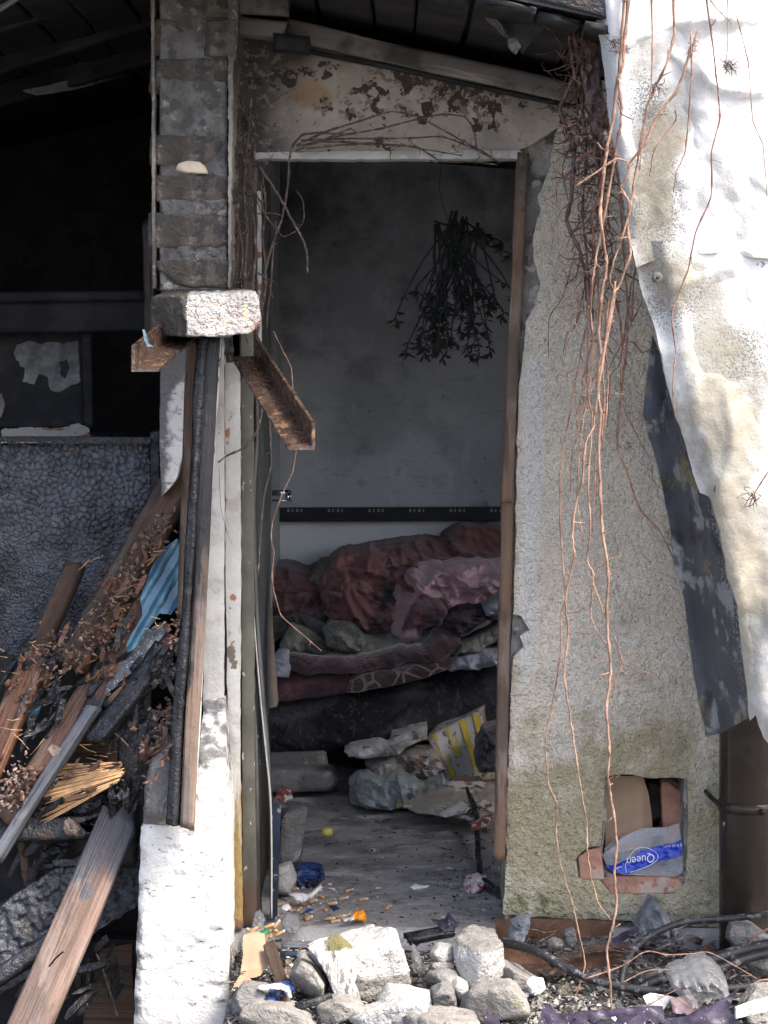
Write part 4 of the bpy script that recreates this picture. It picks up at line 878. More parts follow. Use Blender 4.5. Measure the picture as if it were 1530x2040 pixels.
tag(relief('curled_leaf', [(94, 1492), (104, 1482), (122, 1492), (118, 1502), (106, 1506)], 'greyleaf', None, Y=-.22, step=4, thick=.003, disp=lambda x, y, d: .01 * n2(x, y, 12, 3)), 'small brown leaf stuck on the silver-grey batten', 'leaf')
def straws(name, label, spots, seed, m='straw'):
    R = random.Random(seed); parts = []
    for (px, py, Y, n, sp, ln) in spots:
        for _ in range(n):
            c = P(px + R.gauss(0, sp), py + R.gauss(0, sp), Y - R.uniform(0, .03)); a = R.uniform(-.9, .9) + (math.pi if R.random() < .5 else 0)
            d = Vv((math.cos(a), R.uniform(-.3, .3), math.sin(a))) * R.uniform(.4, 1) * ln
            parts.append(ribbon_tube([c, c + d * .5 + Vv((0, 0, R.uniform(-.004, .004))), c + d], .0008, 4))
    V, F = join(parts); return tag(mesh_obj(name, V, F, m), label, 'straw', kind='stuff')
straws('straw_bits', 'loose straw stalks scattered over the fallen timber', [(230, 1180, -.02, 14, 40, .05), (200, 1480, -.1, 8, 30, .06), (40, 1470, -.16, 5, 20, .06), (330, 1240, -.11, 8, 14, .03), (60, 1320, -.02, 8, 30, .05)], 3)

# splinters and burnt scraps too many to count, jammed among the fallen timber
def splinters(name, label, spots, m, seed, lmin, lmax, wmin, wmax):
    R = random.Random(seed); parts = []
    for (px, py, Y, n, sp, ang) in spots:
        for _ in range(n):
            c = P(px + R.gauss(0, sp), py + R.gauss(0, sp), Y + R.uniform(-.03, .03)); a = ang + R.gauss(0, .35); L = R.uniform(lmin, lmax); w = R.uniform(wmin, wmax); t = w * R.uniform(.3, .7)
            X_ = Vv((math.cos(a), R.gauss(0, .25), math.sin(a))).normalized(); N_ = Vv((R.gauss(0, .4), -1, R.gauss(.4, .4))); N_ = (N_ - X_ * N_.dot(X_)).normalized(); Y_ = N_.cross(X_)
            V = []
            for i in range(5):
                u = i / 4; k_ = 1 if 0 < i < 4 else R.uniform(.2, .8)
                for (q, b_) in ((-1, -1), (1, -1), (1, 1), (-1, 1)):
                    V.append(tuple(c + X_ * (L * (u - .5) + R.uniform(-1, 1) * .004) + Y_ * (q * w * .5 * k_ + R.uniform(-1, 1) * .0015) + N_ * (b_ * t * .5 * k_ + R.uniform(-1, 1) * .0015)))
            F = [(i * 4 + k, i * 4 + (k + 1) % 4, (i + 1) * 4 + (k + 1) % 4, (i + 1) * 4 + k) for i in range(4) for k in range(4)] + [(3, 2, 1, 0), (16, 17, 18, 19)]
            parts.append((V, F))
    V, F = join(parts); return tag(mesh_obj(name, V, F, m, None, False), label, 'splinters', kind='stuff')
DG = math.radians(57)
splinters('burnt_splinters', 'black burnt splinters jammed among the fallen timber', [(230, 1330, -.06, 30, 40, DG), (120, 1420, -.06, 26, 40, DG), (250, 1440, -.06, 30, 24, 1.3), (60, 1600, -.12, 20, 40, .6), (180, 1620, -.06, 40, 40, .2), (250, 1600, -.08, 24, 14, 1.4), (100, 1700, -.06, 24, 50, .7), (330, 1330, -.12, 24, 18, 1.2), (40, 1340, .02, 24, 34, DG), (310, 1450, -.22, 14, 16, 1.2), (215, 1950, -.10, 14, 30, 1.2), (110, 1990, -.2, 14, 40, .8)], 'char', 4, .02, .10, .006, .02)
splinters('burnt_splinters', 'brown wet splinters and bark shreds on the fallen timber', [(260, 1200, -.03, 30, 36, DG), (180, 1320, -.07, 26, 34, DG), (70, 1360, -.02, 20, 34, DG), (310, 1100, .0, 20, 20, DG), (40, 1560, -.16, 16, 26, .6), (320, 1500, -.26, 16, 18, 1.0), (130, 1560, -.12, 8, 30, .4)], 'wood_red', 5, .015, .07, .004, .014)

# ------------------------------------------------------------------ metal sheets, downpipe, creeper
def fold(sd):
    dn = folds(26, (1200, -40, 1560, 1450), 1.2, sd + 90, .02, 6, 22, 40, 220, .7)
    def f(x, y, d):
        return dn(x, y) + .028 * n2(x, y, 170, sd, 2, 1.3, .5) + .014 * n2(x, y, 60, sd + 2, 3, 1.2, .7) + .003 * n2(x, y, 18, sd + 4, 2)
    return f
def stainf(x, y): return .34 + .3 * g(x, y, 1480, 1200, 60, 200) + .55 * g(x, y, 1290, 400, 60, 130) + .45 * g(x, y, 1330, 260, 60, 60) + .5 * g(x, y, 1350, 560, 80, 60) + .4 * g(x, y, 1440, 800, 60, 150) + .45 * g(x, y, 1450, 1060, 40, 110) + .35 * g(x, y, 1270, 100, 40, 60) + .25 * sst(560, 700, y)
def speckf(x, y): return .10 + .25 * stainf(x, y) + .45 * g(x, y, 1310, 400, 60, 110) + .4 * g(x, y, 1290, 200, 40, 60) + .35 * g(x, y, 1340, 600, 70, 60) + .25 * g(x, y, 1480, 700, 60, 100)
sh = relief('metal_sheet', [(1175, -60), (1188, 40), (1202, 130), (1215, 250), (1232, 330), (1246, 420), (1262, 512), (1268, 532), (1300, 520), (1345, 508), (1430, 505), (1560, 520), (2500, 520), (2500, -60)], 'galvanised', None,
            Y=lambda x, y: -.72 + .06 * sst(1215 + y * .1, 1180 + y * .1, x) + .00004 * y, step=10, thick=.0025, disp=fold(4), jit=2, seed=4, attrs={'stain': stainf, 'speck': speckf})
tag(sh, 'upper crumpled galvanised metal sheet hanging from the eave, glaring in the sun', 'metal sheet')
sh2 = relief('metal_sheet', [(1258, 480), (1270, 545), (1282, 598), (1302, 648), (1322, 738), (1347, 838), (1362, 872), (1380, 940), (1394, 982), (1412, 990), (1430, 1050), (1440, 1100), (1448, 1150), (1468, 1206), (1476, 1270), (1486, 1350), (1494, 1436), (1506, 1424), (1520, 1470), (1545, 1500),
                              (1700, 1560), (2500, 1560), (2500, 480)], 'galvanised', None,
             Y=lambda x, y: -.712 + .05 * sst(70, 0, x - (1262 + (y - 500) * .22)) - .00002 * (y - 500), step=10, thick=.0025, disp=fold(14), jit=2.5, seed=14, attrs={'stain': stainf, 'speck': speckf})
tag(sh2, 'lower stained galvanised metal sheet with ragged left edge, tongue over the downpipe', 'metal sheet')
def washer(px, py, Y, parent):
    c = P(px, py, Y); V = []; F = []; n = 18
    for r, dy in ((.0022, -.001), (.008, -.002), (.0125, .0), (.0125, .004)):
        for k in range(n): V.append((c.x + r * math.cos(2 * math.pi * k / n), c.y + dy, c.z + r * math.sin(2 * math.pi * k / n)))
    for i in range(3):
        for k in range(n): F.append((i * n + k, i * n + (k + 1) % n, (i + 1) * n + (k + 1) % n, (i + 1) * n + k))
    o = mesh_obj('washer', V, F, 'palemortar', parent)
    V, F = ribbon_tube([c + Vector((0, -.0035, 0)), c + Vector((0, .006, 0))], .0028, 10); mesh_obj('bolt', V, F, 'blacksteel', o)
washer(1310, 553, -.728, sh2); washer(1433, 975, -.735, sh2)
bk = relief('bent_flashing', [(1300, 668), (1290, 740), (1280, 826), (1296, 880), (1318, 960), (1332, 1040), (1342, 1120), (1364, 1196), (1376, 1300), (1392, 1400), (1406, 1466), (1440, 1456), (1490, 1428), (1492, 1340), (1480, 1200), (1440, 1060), (1400, 960), (1360, 850), (1330, 740)], 'sheetback', None,
            Y=lambda x, y: -.66 + .30 * sst(130, 0, x - (1285 + np.maximum(0, y - 830) * .19)) , step=8, thick=.0025,
            disp=lambda x, y, d: .012 * n2(x, y, 70, 5, 3, 1, .6) + .012 * sst(-.02, .04, ((y + (x - 1300) * .5 - 840) % 350) / 350 - .5) , jit=2, seed=8, attrs={'speck': lambda x, y: .05 + .5 * sst(50, 110, x - (1285 + np.maximum(0, y - 830) * .19))})
tag(bk, 'dark bent strip of metal flashing hanging in shade behind the bright sheet', 'flashing')
dp = thing('downpipe', 'brown drainpipe with a clamp at the right edge, white paint flecks', 'drainpipe', (P(1484, 1840, -.09)))
cx = P(1486, 1600, -.09)
V, F = ribbon_tube([Vector((cx.x, -.09, z)) for z in np.linspace(-.08, 2.2, 40)], .068, 28); mesh_obj('pipe', V, F, 'pipebrown', dp)
cl = []
V, F = ribbon_tube([Vector((cx.x, -.09, .325 + d)) for d in (0, .002, .024, .026)], [.069, .0725, .0725, .069], 28); cb = mesh_obj('clamp', V, F, 'pipebrown', dp)
V, F = ribbon_tube([Vector((cx.x - .066, -.09, .338)), Vector((cx.x - .085, -.06, .352)), Vector((cx.x - .090, .0, .356))], .006, 8); mesh_obj('bracket', V, F, 'blacksteel', cb)
V, F = ribbon_tube([Vector((cx.x + .03, -.168, .335)), Vector((cx.x + .03, -.150, .335))], .008, 6); mesh_obj('screw', V, F, 'blacksteel', cb)

cr = thing('creeper', 'leafless reddish climbing vine hanging before the right wall and metal sheet', 'vine', P(1215, 1960, -.55))
VN = [
 ([(1258, -60), (1248, 50), (1240, 130), (1229, 162), (1222, 240), (1208, 300), (1200, 370), (1196, 430), (1206, 500), (1209, 535), (1200, 580), (1192, 650), (1196, 700), (1190, 760), (1196, 820), (1192, 900), (1197, 1000), (1201, 1060), (1213, 1148), (1208, 1220), (1214, 1300), (1216, 1338), (1208, 1420), (1214, 1490), (1211, 1545), (1215, 1575), (1223, 1625), (1229, 1680), (1224, 1740), (1228, 1800), (1222, 1840), (1208, 1892), (1215, 1960), (1223, 2060)], -.74, .0062, .0045, 'vine'),
 ([(1244, -60), (1240, 60), (1232, 160), (1238, 216), (1236, 250), (1222, 330), (1212, 390), (1190, 500), (1180, 560), (1176, 620), (1182, 680), (1178, 740), (1172, 790), (1180, 830), (1176, 900), (1172, 960), (1176, 1050), (1170, 1118), (1182, 1145), (1176, 1228), (1192, 1262), (1212, 1290)], -.73, .0058, .0026, 'vine'),
 ([(1392, 60), (1375, 104), (1350, 180), (1328, 206), (1300, 252), (1286, 285), (1258, 320), (1250, 350), (1236, 374), (1253, 402), (1250, 450), (1256, 505), (1232, 572), (1222, 585), (1208, 668), (1192, 770), (1182, 850), (1166, 885), (1160, 960), (1146, 1008), (1140, 1060), (1144, 1110), (1131, 1170), (1126, 1204), (1133, 1262), (1124, 1330), (1127, 1372), (1132, 1405), (1141, 1462), (1156, 1562), (1169, 1640), (1170, 1692), (1177, 1745), (1192, 1800), (1216, 1832)], -.76, .0058, .0026, 'vine'),
 ([(1340, -60), (1343, 70), (1326, 132), (1300, 182), (1284, 240), (1274, 300), (1262, 372), (1250, 440), (1222, 522), (1214, 560), (1226, 584), (1212, 655), (1204, 705), (1190, 790)], -.75, .0052, .003, 'vine'),
 ([(1398, -60), (1415, 52), (1426, 146), (1435, 232), (1418, 300), (1417, 392), (1386, 462), (1370, 540), (1338, 626), (1346, 700), (1340, 770), (1345, 834)], -.79, .0034, .0024, 'vinered'),
 ([(1296, -60), (1300, 110), (1296, 182), (1284, 250), (1274, 340)], -.77, .0034, .002, 'vine'),
 ([(1170, 640), (1152, 730), (1138, 812), (1126, 872), (1117, 940), (1116, 1040), (1124, 1162), (1128, 1192), (1117, 1224), (1118, 1292), (1104, 1385), (1086, 1482), (1093, 1562), (1109, 1600), (1107, 1650), (1116, 1722), (1141, 1802), (1152, 1855), (1166, 1922), (1142, 2000), (1126, 2060)], -.55, .0036, .0026, 'vine'),
 ([(1250, 590), (1250, 680), (1238, 780), (1233, 832), (1230, 892), (1250, 942), (1275, 1016), (1316, 1060), (1341, 1112)], -.56, .0046, .003, 'vinered'),
 ([(1238, 800), (1256, 842), (1298, 922), (1300, 956), (1320, 976)], -.56, .0026, .002, 'vinered'),
 ([(1150, 940), (1158, 880), (1148, 830), (1168, 760), (1172, 690), (1170, 560)], -.58, .003, .0036, 'vinered'),
 ([(1224, 1268), (1240, 1318), (1230, 1344), (1218, 1392)], -.60, .0034, .0028, 'vine'),
 ([(1240, 1322), (1270, 1334), (1305, 1345)], -.60, .0022, .0016, 'vine'),
 ([(1222, 1110), (1178, 1142), (1200, 1215), (1212, 1230)], -.64, .003, .003, 'vine'),
 ([(1262, 238), (1240, 228), (1230, 200)], -.76, .003, .003, 'vine'),
 ([(1145, 372), (1190, 342), (1228, 316), (1250, 322)], -.77, .0034, .004, 'vine'),
 ([(1376, 60), (1378, 150), (1374, 200), (1366, 300), (1348, 342), (1342, 382)], -.80, .0032, .002, 'vinered'),
 ([(1345, 220), (1346, 240), (1308, 290), (1300, 310), (1294, 352)], -.79, .0028, .0016, 'vinered'),
 ([(1408, -10), (1430, 20), (1460, 48)], -.80, .0024, .0018, 'vinered'),
 ([(1448, -60), (1450, 90), (1444, 130)], -.80, .0016, .0012, 'vinered'),
 ([(1464, 20), (1490, 120), (1500, 240), (1520, 290), (1528, 390)], -.80, .0022, .0014, 'vinered'),
 ([(1530, 940), (1512, 968), (1500, 990), (1492, 1010)], -.80, .0026, .0026, 'vinered'),
 ([(1146, 500), (1122, 590), (1094, 632), (1092, 712)], -.42, .0022, .0014, 'vinedark'),
 ([(1168, 560), (1146, 650), (1130, 664), (1122, 702)], -.44, .0028, .0014, 'vinedark'),
 ([(1258, 560), (1236, 720), (1216, 750), (1210, 850)], -.46, .0024, .0012, 'vinedark'),
 ([(1280, 600), (1240, 680), (1200, 760)], -.45, .002, .0014, 'vinegrey'),
 ([(1140, 40), (1152, 130), (1126, 190), (1114, 222), (1143, 292), (1138, 400), (1128, 438), (1155, 500), (1166, 545), (1170, 600)], -.52, .010, .0065, 'vinedark'),
 ([(1128, 40), (1136, 120), (1150, 200), (1148, 260), (1120, 330), (1132, 400)], -.50, .004, .002, 'vinedark'),
 ([(1158, 60), (1160, 180), (1168, 300), (1160, 420), (1170, 520), (1182, 640)], -.50, .006, .004, 'vinedark'),
 ([(1180, 150), (1186, 300), (1200, 420), (1212, 540), (1236, 640), (1240, 700)], -.55, .0055, .004, 'vinered'),
 ([(1196, 250), (1200, 350), (1180, 440), (1190, 560), (1196, 640)], -.56, .005, .004, 'vinered'),
 ([(1150, 20), (1134, 70), (1138, 110), (1146, 160)], -.54, .0055, .004, 'vine'),
 ([(1215, 280), (1236, 380), (1240, 470), (1246, 560), (1256, 640)], -.58, .0045, .003, 'vinered'),

 ([(1200, 560), (1186, 640), (1196, 720), (1170, 800), (1160, 850), (1152, 930), (1150, 1000), (1162, 1080)], -.62, .0034, .002, 'vine'),
 ([(1212, 600), (1204, 680), (1212, 760), (1206, 840), (1186, 910), (1184, 990), (1180, 1060)], -.66, .0036, .002, 'vinered'),
 ([(1186, 520), (1172, 600), (1180, 680), (1160, 760), (1164, 830), (1140, 900), (1136, 980)], -.57, .003, .0018, 'vinered'),
 ([(1226, 560), (1218, 640), (1200, 720), (1204, 800), (1198, 880)], -.68, .004, .003, 'vine'),
 ([(1270, 500), (1262, 560), (1258, 640), (1240, 700), (1236, 770)], -.6, .0036, .0024, 'vinered'),
]
relief('shade_backing', [(1146, -60), (1176, -60), (1196, 120), (1212, 250), (1222, 340), (1206, 360), (1186, 280), (1166, 200), (1152, 90)], 'vinedark', cr, Y=-.56, step=5, thick=.04, jit=6, jscale=14, seed=6, disp=lambda x, y, d: .02 * n2(x, y, 16, 4, 3, 2, .5))  # dark slab added to paint the shade behind the stems
for k, (pts, Yv, r0, r1, m) in enumerate(VN):
    stem('stem', pts, Yv, r0, r1, m, cr, 300 + k, tw_len=.035 if r0 > .003 else .02)
def tangle(name, parent, n, area, Y0, Y1, m, seed, ln=.06, r=.0012):
    R = random.Random(seed); parts = []
    for _ in range(n):
        px, py = area(R); c = P(px, py, R.uniform(Y0, Y1)); d = Vector((R.gauss(0, .6), R.gauss(0, .4), -abs(R.gauss(0, .7)))).normalized()
        p = [c]
        for k in range(4):
            d = (d + Vector((R.gauss(0, .5), R.gauss(0, .4), R.gauss(0, .5)))).normalized(); p.append(p[-1] + d * ln * R.uniform(.1, .4))
        rr = r * R.uniform(.6, 1.6); parts.append(ribbon_tube(p, [rr, rr, rr * .8, rr * .7, rr * .4], 5))
    V, F = join(parts); return tag(mesh_obj(name, V, F, m, parent), kind='stuff')
def area1(R):
    py = R.uniform(10, 560); return 1135 + (py * .12) + R.gauss(0, 22), py
tangle('fine_twigs', cr, 230, area1, -.60, -.44, 'vinedark', 3, .09, .0016)  # twig tangle, thickened to fill out the painted shade
tangle('fine_twigs', cr, 60, lambda R: (R.gauss(1185, 30), R.uniform(200, 700)), -.62, -.5, 'vinered', 4, .10, .0014)
tangle('fine_twigs', cr, 40, lambda R: (R.gauss(1190, 40), R.uniform(700, 1350)), -.66, -.5, 'vine', 44, .05, .0008)
def tuft(px, py, Y, seed, m='vinedark', n=26): tangle('tendril_tuft', cr, n, lambda R: (px + R.gauss(0, 5), py + R.gauss(0, 5)), Y - .01, Y + .01, m, seed, .035, .0008)
tuft(1225, 80, -.75, 5); tuft(1450, 128, -.80, 6); tuft(1310, 170, -.78, 7, n=14); tuft(1500, 985, -.80, 8, n=18); tuft(1380, 90, -.79, 9, 'vinered', 14); tuft(1222, 1548, -.70, 10, n=10); tuft(1250, 885, -.55, 11, n=6)
def curl(px, py, Y, r, turns, m='vinered', th=.0009):
    c = P(px, py, Y); p = [c + Vector((math.cos(a) * r * (1 - a / (turns * 9)), -a * .0012, math.sin(a) * r * (1 - a / (turns * 9)) - a * .002)) for a in np.linspace(0, turns * 6.28, 26)]
    V, F = ribbon_tube(p, th, 5); mesh_obj('tendril', V, F, m, cr)
curl(1248, 884, -.56, .008, 1.4); curl(1112, 752, -.5, .012, .6, 'vinegrey'); curl(1262, 1232, -.6, .010, .6, 'vinegrey')
# creeper over the door and behind the pillar
c2 = thing('creeper', 'bundle of dead grey-brown vines trained up behind the pillar and over the doorway', 'vine', P(500, 1100, -.06))
V2 = [
 ([(470, 600), (474, 450), (470, 330), (480, 200)], -.09, .0075, .006), ([(484, 600), (492, 480), (486, 360), (500, 200), (492, 172)], -.10, .0065, .005), ([(498, 620), (510, 500), (502, 400), (508, 260), (476, 190)], -.10, .006, .004),
 ([(462, 380), (474, 440), (484, 500), (478, 560)], -.13, .005, .004), ([(508, 690), (520, 600), (532, 520), (560, 440), (572, 380), (576, 320), (584, 288), (604, 268), (640, 265), (700, 268)], -.08, .0065, .0045),
 ([(516, 332), (544, 372), (562, 402), (588, 450), (606, 484), (612, 510), (612, 545)], -.12, .0062, .005), ([(520, 360), (525, 420), (545, 450), (565, 472), (590, 460), (605, 440), (604, 400), (590, 380)], -.11, .0035, .002),
 ([(590, 290), (650, 262), (720, 240), (780, 222), (830, 232), (870, 252), (920, 280), (980, 312)], -.06, .0046, .003), ([(592, 292), (680, 270), (760, 256), (820, 240), (880, 228), (925, 232), (944, 258), (950, 300)], -.07, .0044, .003),
 ([(600, 280), (700, 276), (800, 276), (880, 272), (930, 290), (996, 324)], -.05, .0044, .003), ([(610, 296), (690, 288), (760, 288), (830, 292), (880, 322), (940, 322), (990, 328)], -.055, .004, .003),
 ([(640, 282), (720, 284), (800, 290), (860, 300), (920, 310)], -.05, .0036, .0024), ([(590, 300), (640, 280), (700, 255)], -.06, .004, .003), ([(514, 260), (524, 220), (560, 190), (588, 176)], -.06, .0028, .0016), ([(512, 260), (518, 190), (508, 110)], -.03, .0014, .001),
 ([(545, 660), (564, 700), (580, 732), (584, 790), (592, 880), (583, 940), (562, 985), (543, 1040), (540, 1075), (546, 1100), (542, 1150), (546, 1180), (560, 1226), (600, 1262), (641, 1297)], -.14, .0030, .0024),
 ([(536, 820), (540, 900), (540, 930), (526, 990), (520, 1060), (514, 1150)], -.12, .0040, .0028), ([(524, 800), (516, 850), (490, 890), (452, 908), (434, 922)], -.12, .0052, .004), ([(470, 600), (480, 640), (500, 700)], -.08, .005, .004),
 ([(520, 640), (530, 560), (524, 470), (530, 400), (520, 330)], -.06, .005, .004), ([(550, 440), (540, 560), (530, 660)], -.07, .004, .0036),
 ([(436, 930), (440, 1010), (452, 1060), (462, 1082)], -.10, .0012, .0009)]
for k, (pts, Yv, r0, r1) in enumerate(V2):
    stem('stem', pts, Yv, r0, r1, 'vine' if k in (15,) else 'vinegrey', c2, 600 + k, tw_len=.02)
tangle('fine_twigs', c2, 60, lambda R: (R.gauss(488, 14), R.uniform(185, 600)), -.14, -.06, 'vinegrey', 8, .10, .0014)
tangle('fine_twigs', c2, 26, lambda R: (R.uniform(640, 980), R.gauss(290, 14)), -.08, -.03, 'vinedark', 9, .03, .0012)
# packaging and cardboard stuffed in the wall hole
bag = thing('tissue_bag', 'torn clear plastic bag with blue band and white script lying upside down in wall hole', 'plastic bag', P(1282, 1745, .03))
def bagY(x, y): return .015 + .00035 * (1760 - y) * .6
def bag_d(x, y, d): return .012 * n2(x, y, 30, 4, 3) + .006 * n2(x, y, 9, 6, 2)
relief('film', [(1200, 1702), (1226, 1684), (1240, 1666), (1280, 1650), (1330, 1648), (1352, 1640), (1360, 1690), (1360, 1740), (1340, 1746), (1290, 1745), (1240, 1742), (1208, 1726)], 'clearfilm', bag, Y=lambda x, y: bagY(x, y) - .004, step=5, thick=.0012, disp=bag_d, jit=2, seed=3)
relief('film', [(1222, 1672), (1262, 1660), (1300, 1648), (1338, 1648), (1334, 1660), (1290, 1668), (1240, 1680), (1205, 1698), (1204, 1690)], 'milkfilm', bag, Y=lambda x, y: bagY(x, y) + .012, step=5, thick=.0012, disp=bag_d, jit=2, seed=3)
relief('blue_band', [(1206, 1726), (1226, 1722), (1262, 1706), (1276, 1694), (1310, 1686), (1340, 1680), (1358, 1672), (1358, 1704), (1330, 1712), (1304, 1716), (1290, 1728), (1248, 1742), (1222, 1736)], 'blueprint', bag, Y=lambda x, y: bagY(x, y) - .006, step=5, thick=.001, disp=bag_d, jit=1, seed=3)
def put_text(txt, px, py, size, ang, Yo, m, parent, shear=0.0, sx=1.0, name='lettering'):
    cu = bpy.data.curves.new('t', 'FONT'); cu.body = txt; cu.size = 1.0; cu.align_x = 'CENTER'; cu.align_y = 'CENTER'; cu.shear = shear; cu.resolution_u = 3
    o = bpy.data.objects.new('t', cu); C.objects.link(o); dg = bpy.context.evaluated_depsgraph_get(); me = bpy.data.meshes.new_from_object(o.evaluated_get(dg))
    V = np.array([v.co[:] for v in me.vertices]); F = [tuple(p.vertices) for p in me.polygons]; bpy.data.objects.remove(o); bpy.data.meshes.remove(me)
    c, s_ = math.cos(ang), math.sin(ang); x = V[:, 0] * size * sx; y = V[:, 1] * size
    qx = px + (x * c - y * s_); qy = py - (x * s_ + y * c)
    Yv = bagY(qx, qy) - bag_d(qx, qy, None) - Yo; s2 = (CAM_D + Yv) / (CAM_D * K)
    mesh_obj(name, np.stack([(qx - 765) * s2, Yv, CAM_Z - (qy - 698) * s2], 1), F, m, parent, False)
put_text('Queen', 1277, 1712, 24, math.radians(180 + 9), .010, 'whiteprint', bag, .12, .86)
put_text('0 × 10 stuks', 1340, 1685, 7.5, math.radians(180 + 8), .010, 'whiteprint', bag)
lp = [(1248, 1738), (1246, 1724), (1252, 1710), (1262, 1696), (1276, 1688), (1292, 1690), (1308, 1700), (1311, 1708), (1306, 1716), (1290, 1726), (1268, 1734), (1252, 1739)]
def drape_line(pts, r, m, parent, name):
    pts2 = resample(pts, 3, closed=False); pts2 = np.array(pts2); Yv = bagY(pts2[:, 0], pts2[:, 1]) - bag_d(pts2[:, 0], pts2[:, 1], None) - .009
    V, F = ribbon_tube([P(a, b_, c) for (a, b_), c in zip(pts2, Yv)], r, 5); mesh_obj(name, V, F, m, parent)
drape_line([(v.x, v.y) for v in [Vector((a.x, a.y)) for a in catmull([Vector((a, b_, 0)) for a, b_ in lp], 4)]], .0009, 'whiteprint', bag, 'logo_outline')
drape_line([(1226, 1732), (1232, 1728), (1242, 1726)], .0012, 'whiteprint', bag, 'logo_outline')
tag(relief('cardboard_scrap', [(1206, 1560), (1222, 1546), (1270, 1546), (1282, 1548), (1292, 1580), (1298, 1620), (1300, 1650), (1296, 1690), (1206, 1700)], 'cardboard', None, Y=lambda x, y: .07 + .0006 * np.maximum(0, x - 1278), step=8, thick=.006, disp=lambda x, y, d: .004 * n2(x, y, 40, 3) + .004 * sst(6, 0, np.abs(x - 1278))), 'brown cardboard wedged upright in the wall hole', 'cardboard')
tag(rock('dark_stone', [(1292, 1560), (1318, 1556), (1320, 1620), (1312, 1650), (1298, 1640)], .17, .24, 'sootbrick', None, 5, sub=4), 'dark stone deep inside the wall hole beside the cardboard', 'stone')

# ------------------------------------------------------------------ inside the doorway
def cloth(name, label, poly, Y, m, seed, bulge=.12, bw=60, fold=.02, fs=26, ang=.6, thick=.05, step=5, jit=4, cat='blanket', attrs=None, parent=None, group=None, slope=.0013):
    xs = [p[0] for p in poly]; ys = [p[1] for p in poly]; bx = (min(xs), min(ys), max(xs), max(ys)); ext = max(bx[2] - bx[0], bx[3] - bx[1])
    nf = int(10 + (bx[2] - bx[0]) * (bx[3] - bx[1]) / max(160, fs * fs * .55)); nf = min(nf, 46)
    fo = folds(nf, bx, ang, seed, fold * 2.2, fs * .16, fs * .42, ext * .12, ext * .42, .55)
    fo2 = folds(max(6, nf // 2), bx, ang + 1.3, seed + 50, fold * 1.3, fs * .12, fs * .3, ext * .06, ext * .2, .6)
    fo3 = folds(nf, bx, ang + .4, seed + 90, fold * .75, 2.2, 4.5, ext * .05, ext * .22, .9)
    def d_(x, y, d):
        e = np.clip(d / bw, 0, 1); e = np.sqrt(e * (2 - e))
        xw = x + 6 * n2(x, y, 40, seed + 2, 2); yw = y + 6 * n2(x, y, 40, seed + 3, 2)
        return bulge * .42 * e + (fo(xw, yw) + fo2(xw, yw) + fo3(xw, yw)) * (.3 + .7 * e) + .35 * bulge * n2(x, y, 80, seed + 4, 2) * e + .0025 * n2(x, y, 9, seed + 6, 2)
    yc = (bx[1] + bx[3]) / 2
    o = relief(name, poly, m, parent, Y=lambda x, y: Y + slope * np.clip(yc - y, -60, 60), step=min(step, 3.0), thick=thick, disp=d_, jit=jit * 2.0, jscale=34, seed=seed, attrs=attrs)
    return tag(o, label, cat, group) if label else o
# steel rail on the back wall
rail = thing('wall_rail', 'long black perforated steel rail fixed across the grey back wall', 'rail', P(770, 1040, 2.86))
relief('bar', [(480, 1012), (1060, 1010), (1060, 1038), (480, 1040)], 'blacksteel', rail, Y=2.84, step=20, thick=.03)
for k in range(7):
    for j, w in enumerate((6, 4, 6, 4)):
        x = 572 + k * 81 + j * 9; relief('slot', [(x, 1014), (x + w * .8, 1014), (x + w * .8, 1020), (x, 1020)], 'palemark', rail, Y=2.837, step=10, thick=.003)
# bed
bed = thing('bed', 'sagging bed with black cover, tilted down to the left, against the back wall', 'bed', P(760, 1560, 2.05))
cloth('mattress_cover', None, [(470, 1392), (540, 1402), (700, 1372), (860, 1340), (1060, 1300), (1060, 1424), (1000, 1432), (880, 1454), (760, 1476), (620, 1500), (530, 1516), (470, 1520)], 2.08, 'bedcover', 3, .05, 60, .012, 60, .2, .75, 9, 3, parent=bed)
slab('mattress', [P(440, 1400, 2.14), P(1100, 1300, 2.14), P(1100, 1300, 2.14) + Vv((0, .72, 0)), P(440, 1400, 2.14) + Vv((0, .72, 0))], .01, 'bedcover', bed)
box('leg', P(1040, 1562, 2.15), P(1056, 1420, 2.2), 'blacksteel', bed)
cloth('rolled_edge', None, [(530, 1402), (600, 1392), (672, 1372), (690, 1390), (650, 1420), (590, 1446), (530, 1452)], 2.06, 'cloth_black', 9, .03, 30, .006, 30, .4, .08, 7, 2, parent=bed)
# bedding heap
cloth('duvet', 'dirty dark red duvet heaped high against the back wall at the right', [(690, 1104), (740, 1090), (800, 1080), (876, 1076), (890, 1058), (940, 1044), (985, 1050), (1040, 1070), (1060, 1180), (960, 1200), (800, 1190), (700, 1160)], 2.62, 'cloth_red', 11, .12, 50, .045, 34, .5, .25, 7, 5, 'duvet')
cloth('duvet', 'scorched red and black duvet bulging in the middle of the bed', [(650, 1112), (690, 1098), (740, 1094), (790, 1120), (812, 1180), (800, 1240), (780, 1270), (740, 1268), (690, 1250), (640, 1222), (632, 1180)], 2.42, 'cloth_red', 12, .14, 60, .04, 30, .9, .3, 6, 5, 'duvet')
cloth('blanket', 'maroon blanket slumped at the left end of the bed heap', [(500, 1130), (560, 1130), (612, 1140), (650, 1160), (660, 1220), (640, 1250), (560, 1262), (500, 1250)], 2.45, 'cloth_maroon', 13, .12, 50, .03, 34, .3, .3, 7, 4, 'blanket')
cloth('garment', 'black garment showing between the red blankets on the back wall side', [(606, 1142), (630, 1122), (662, 1112), (676, 1120), (640, 1160), (612, 1160)], 2.66, 'cloth_black', 14, .05, 20, .02, 20, .3, .1, 6, 3, 'garment')
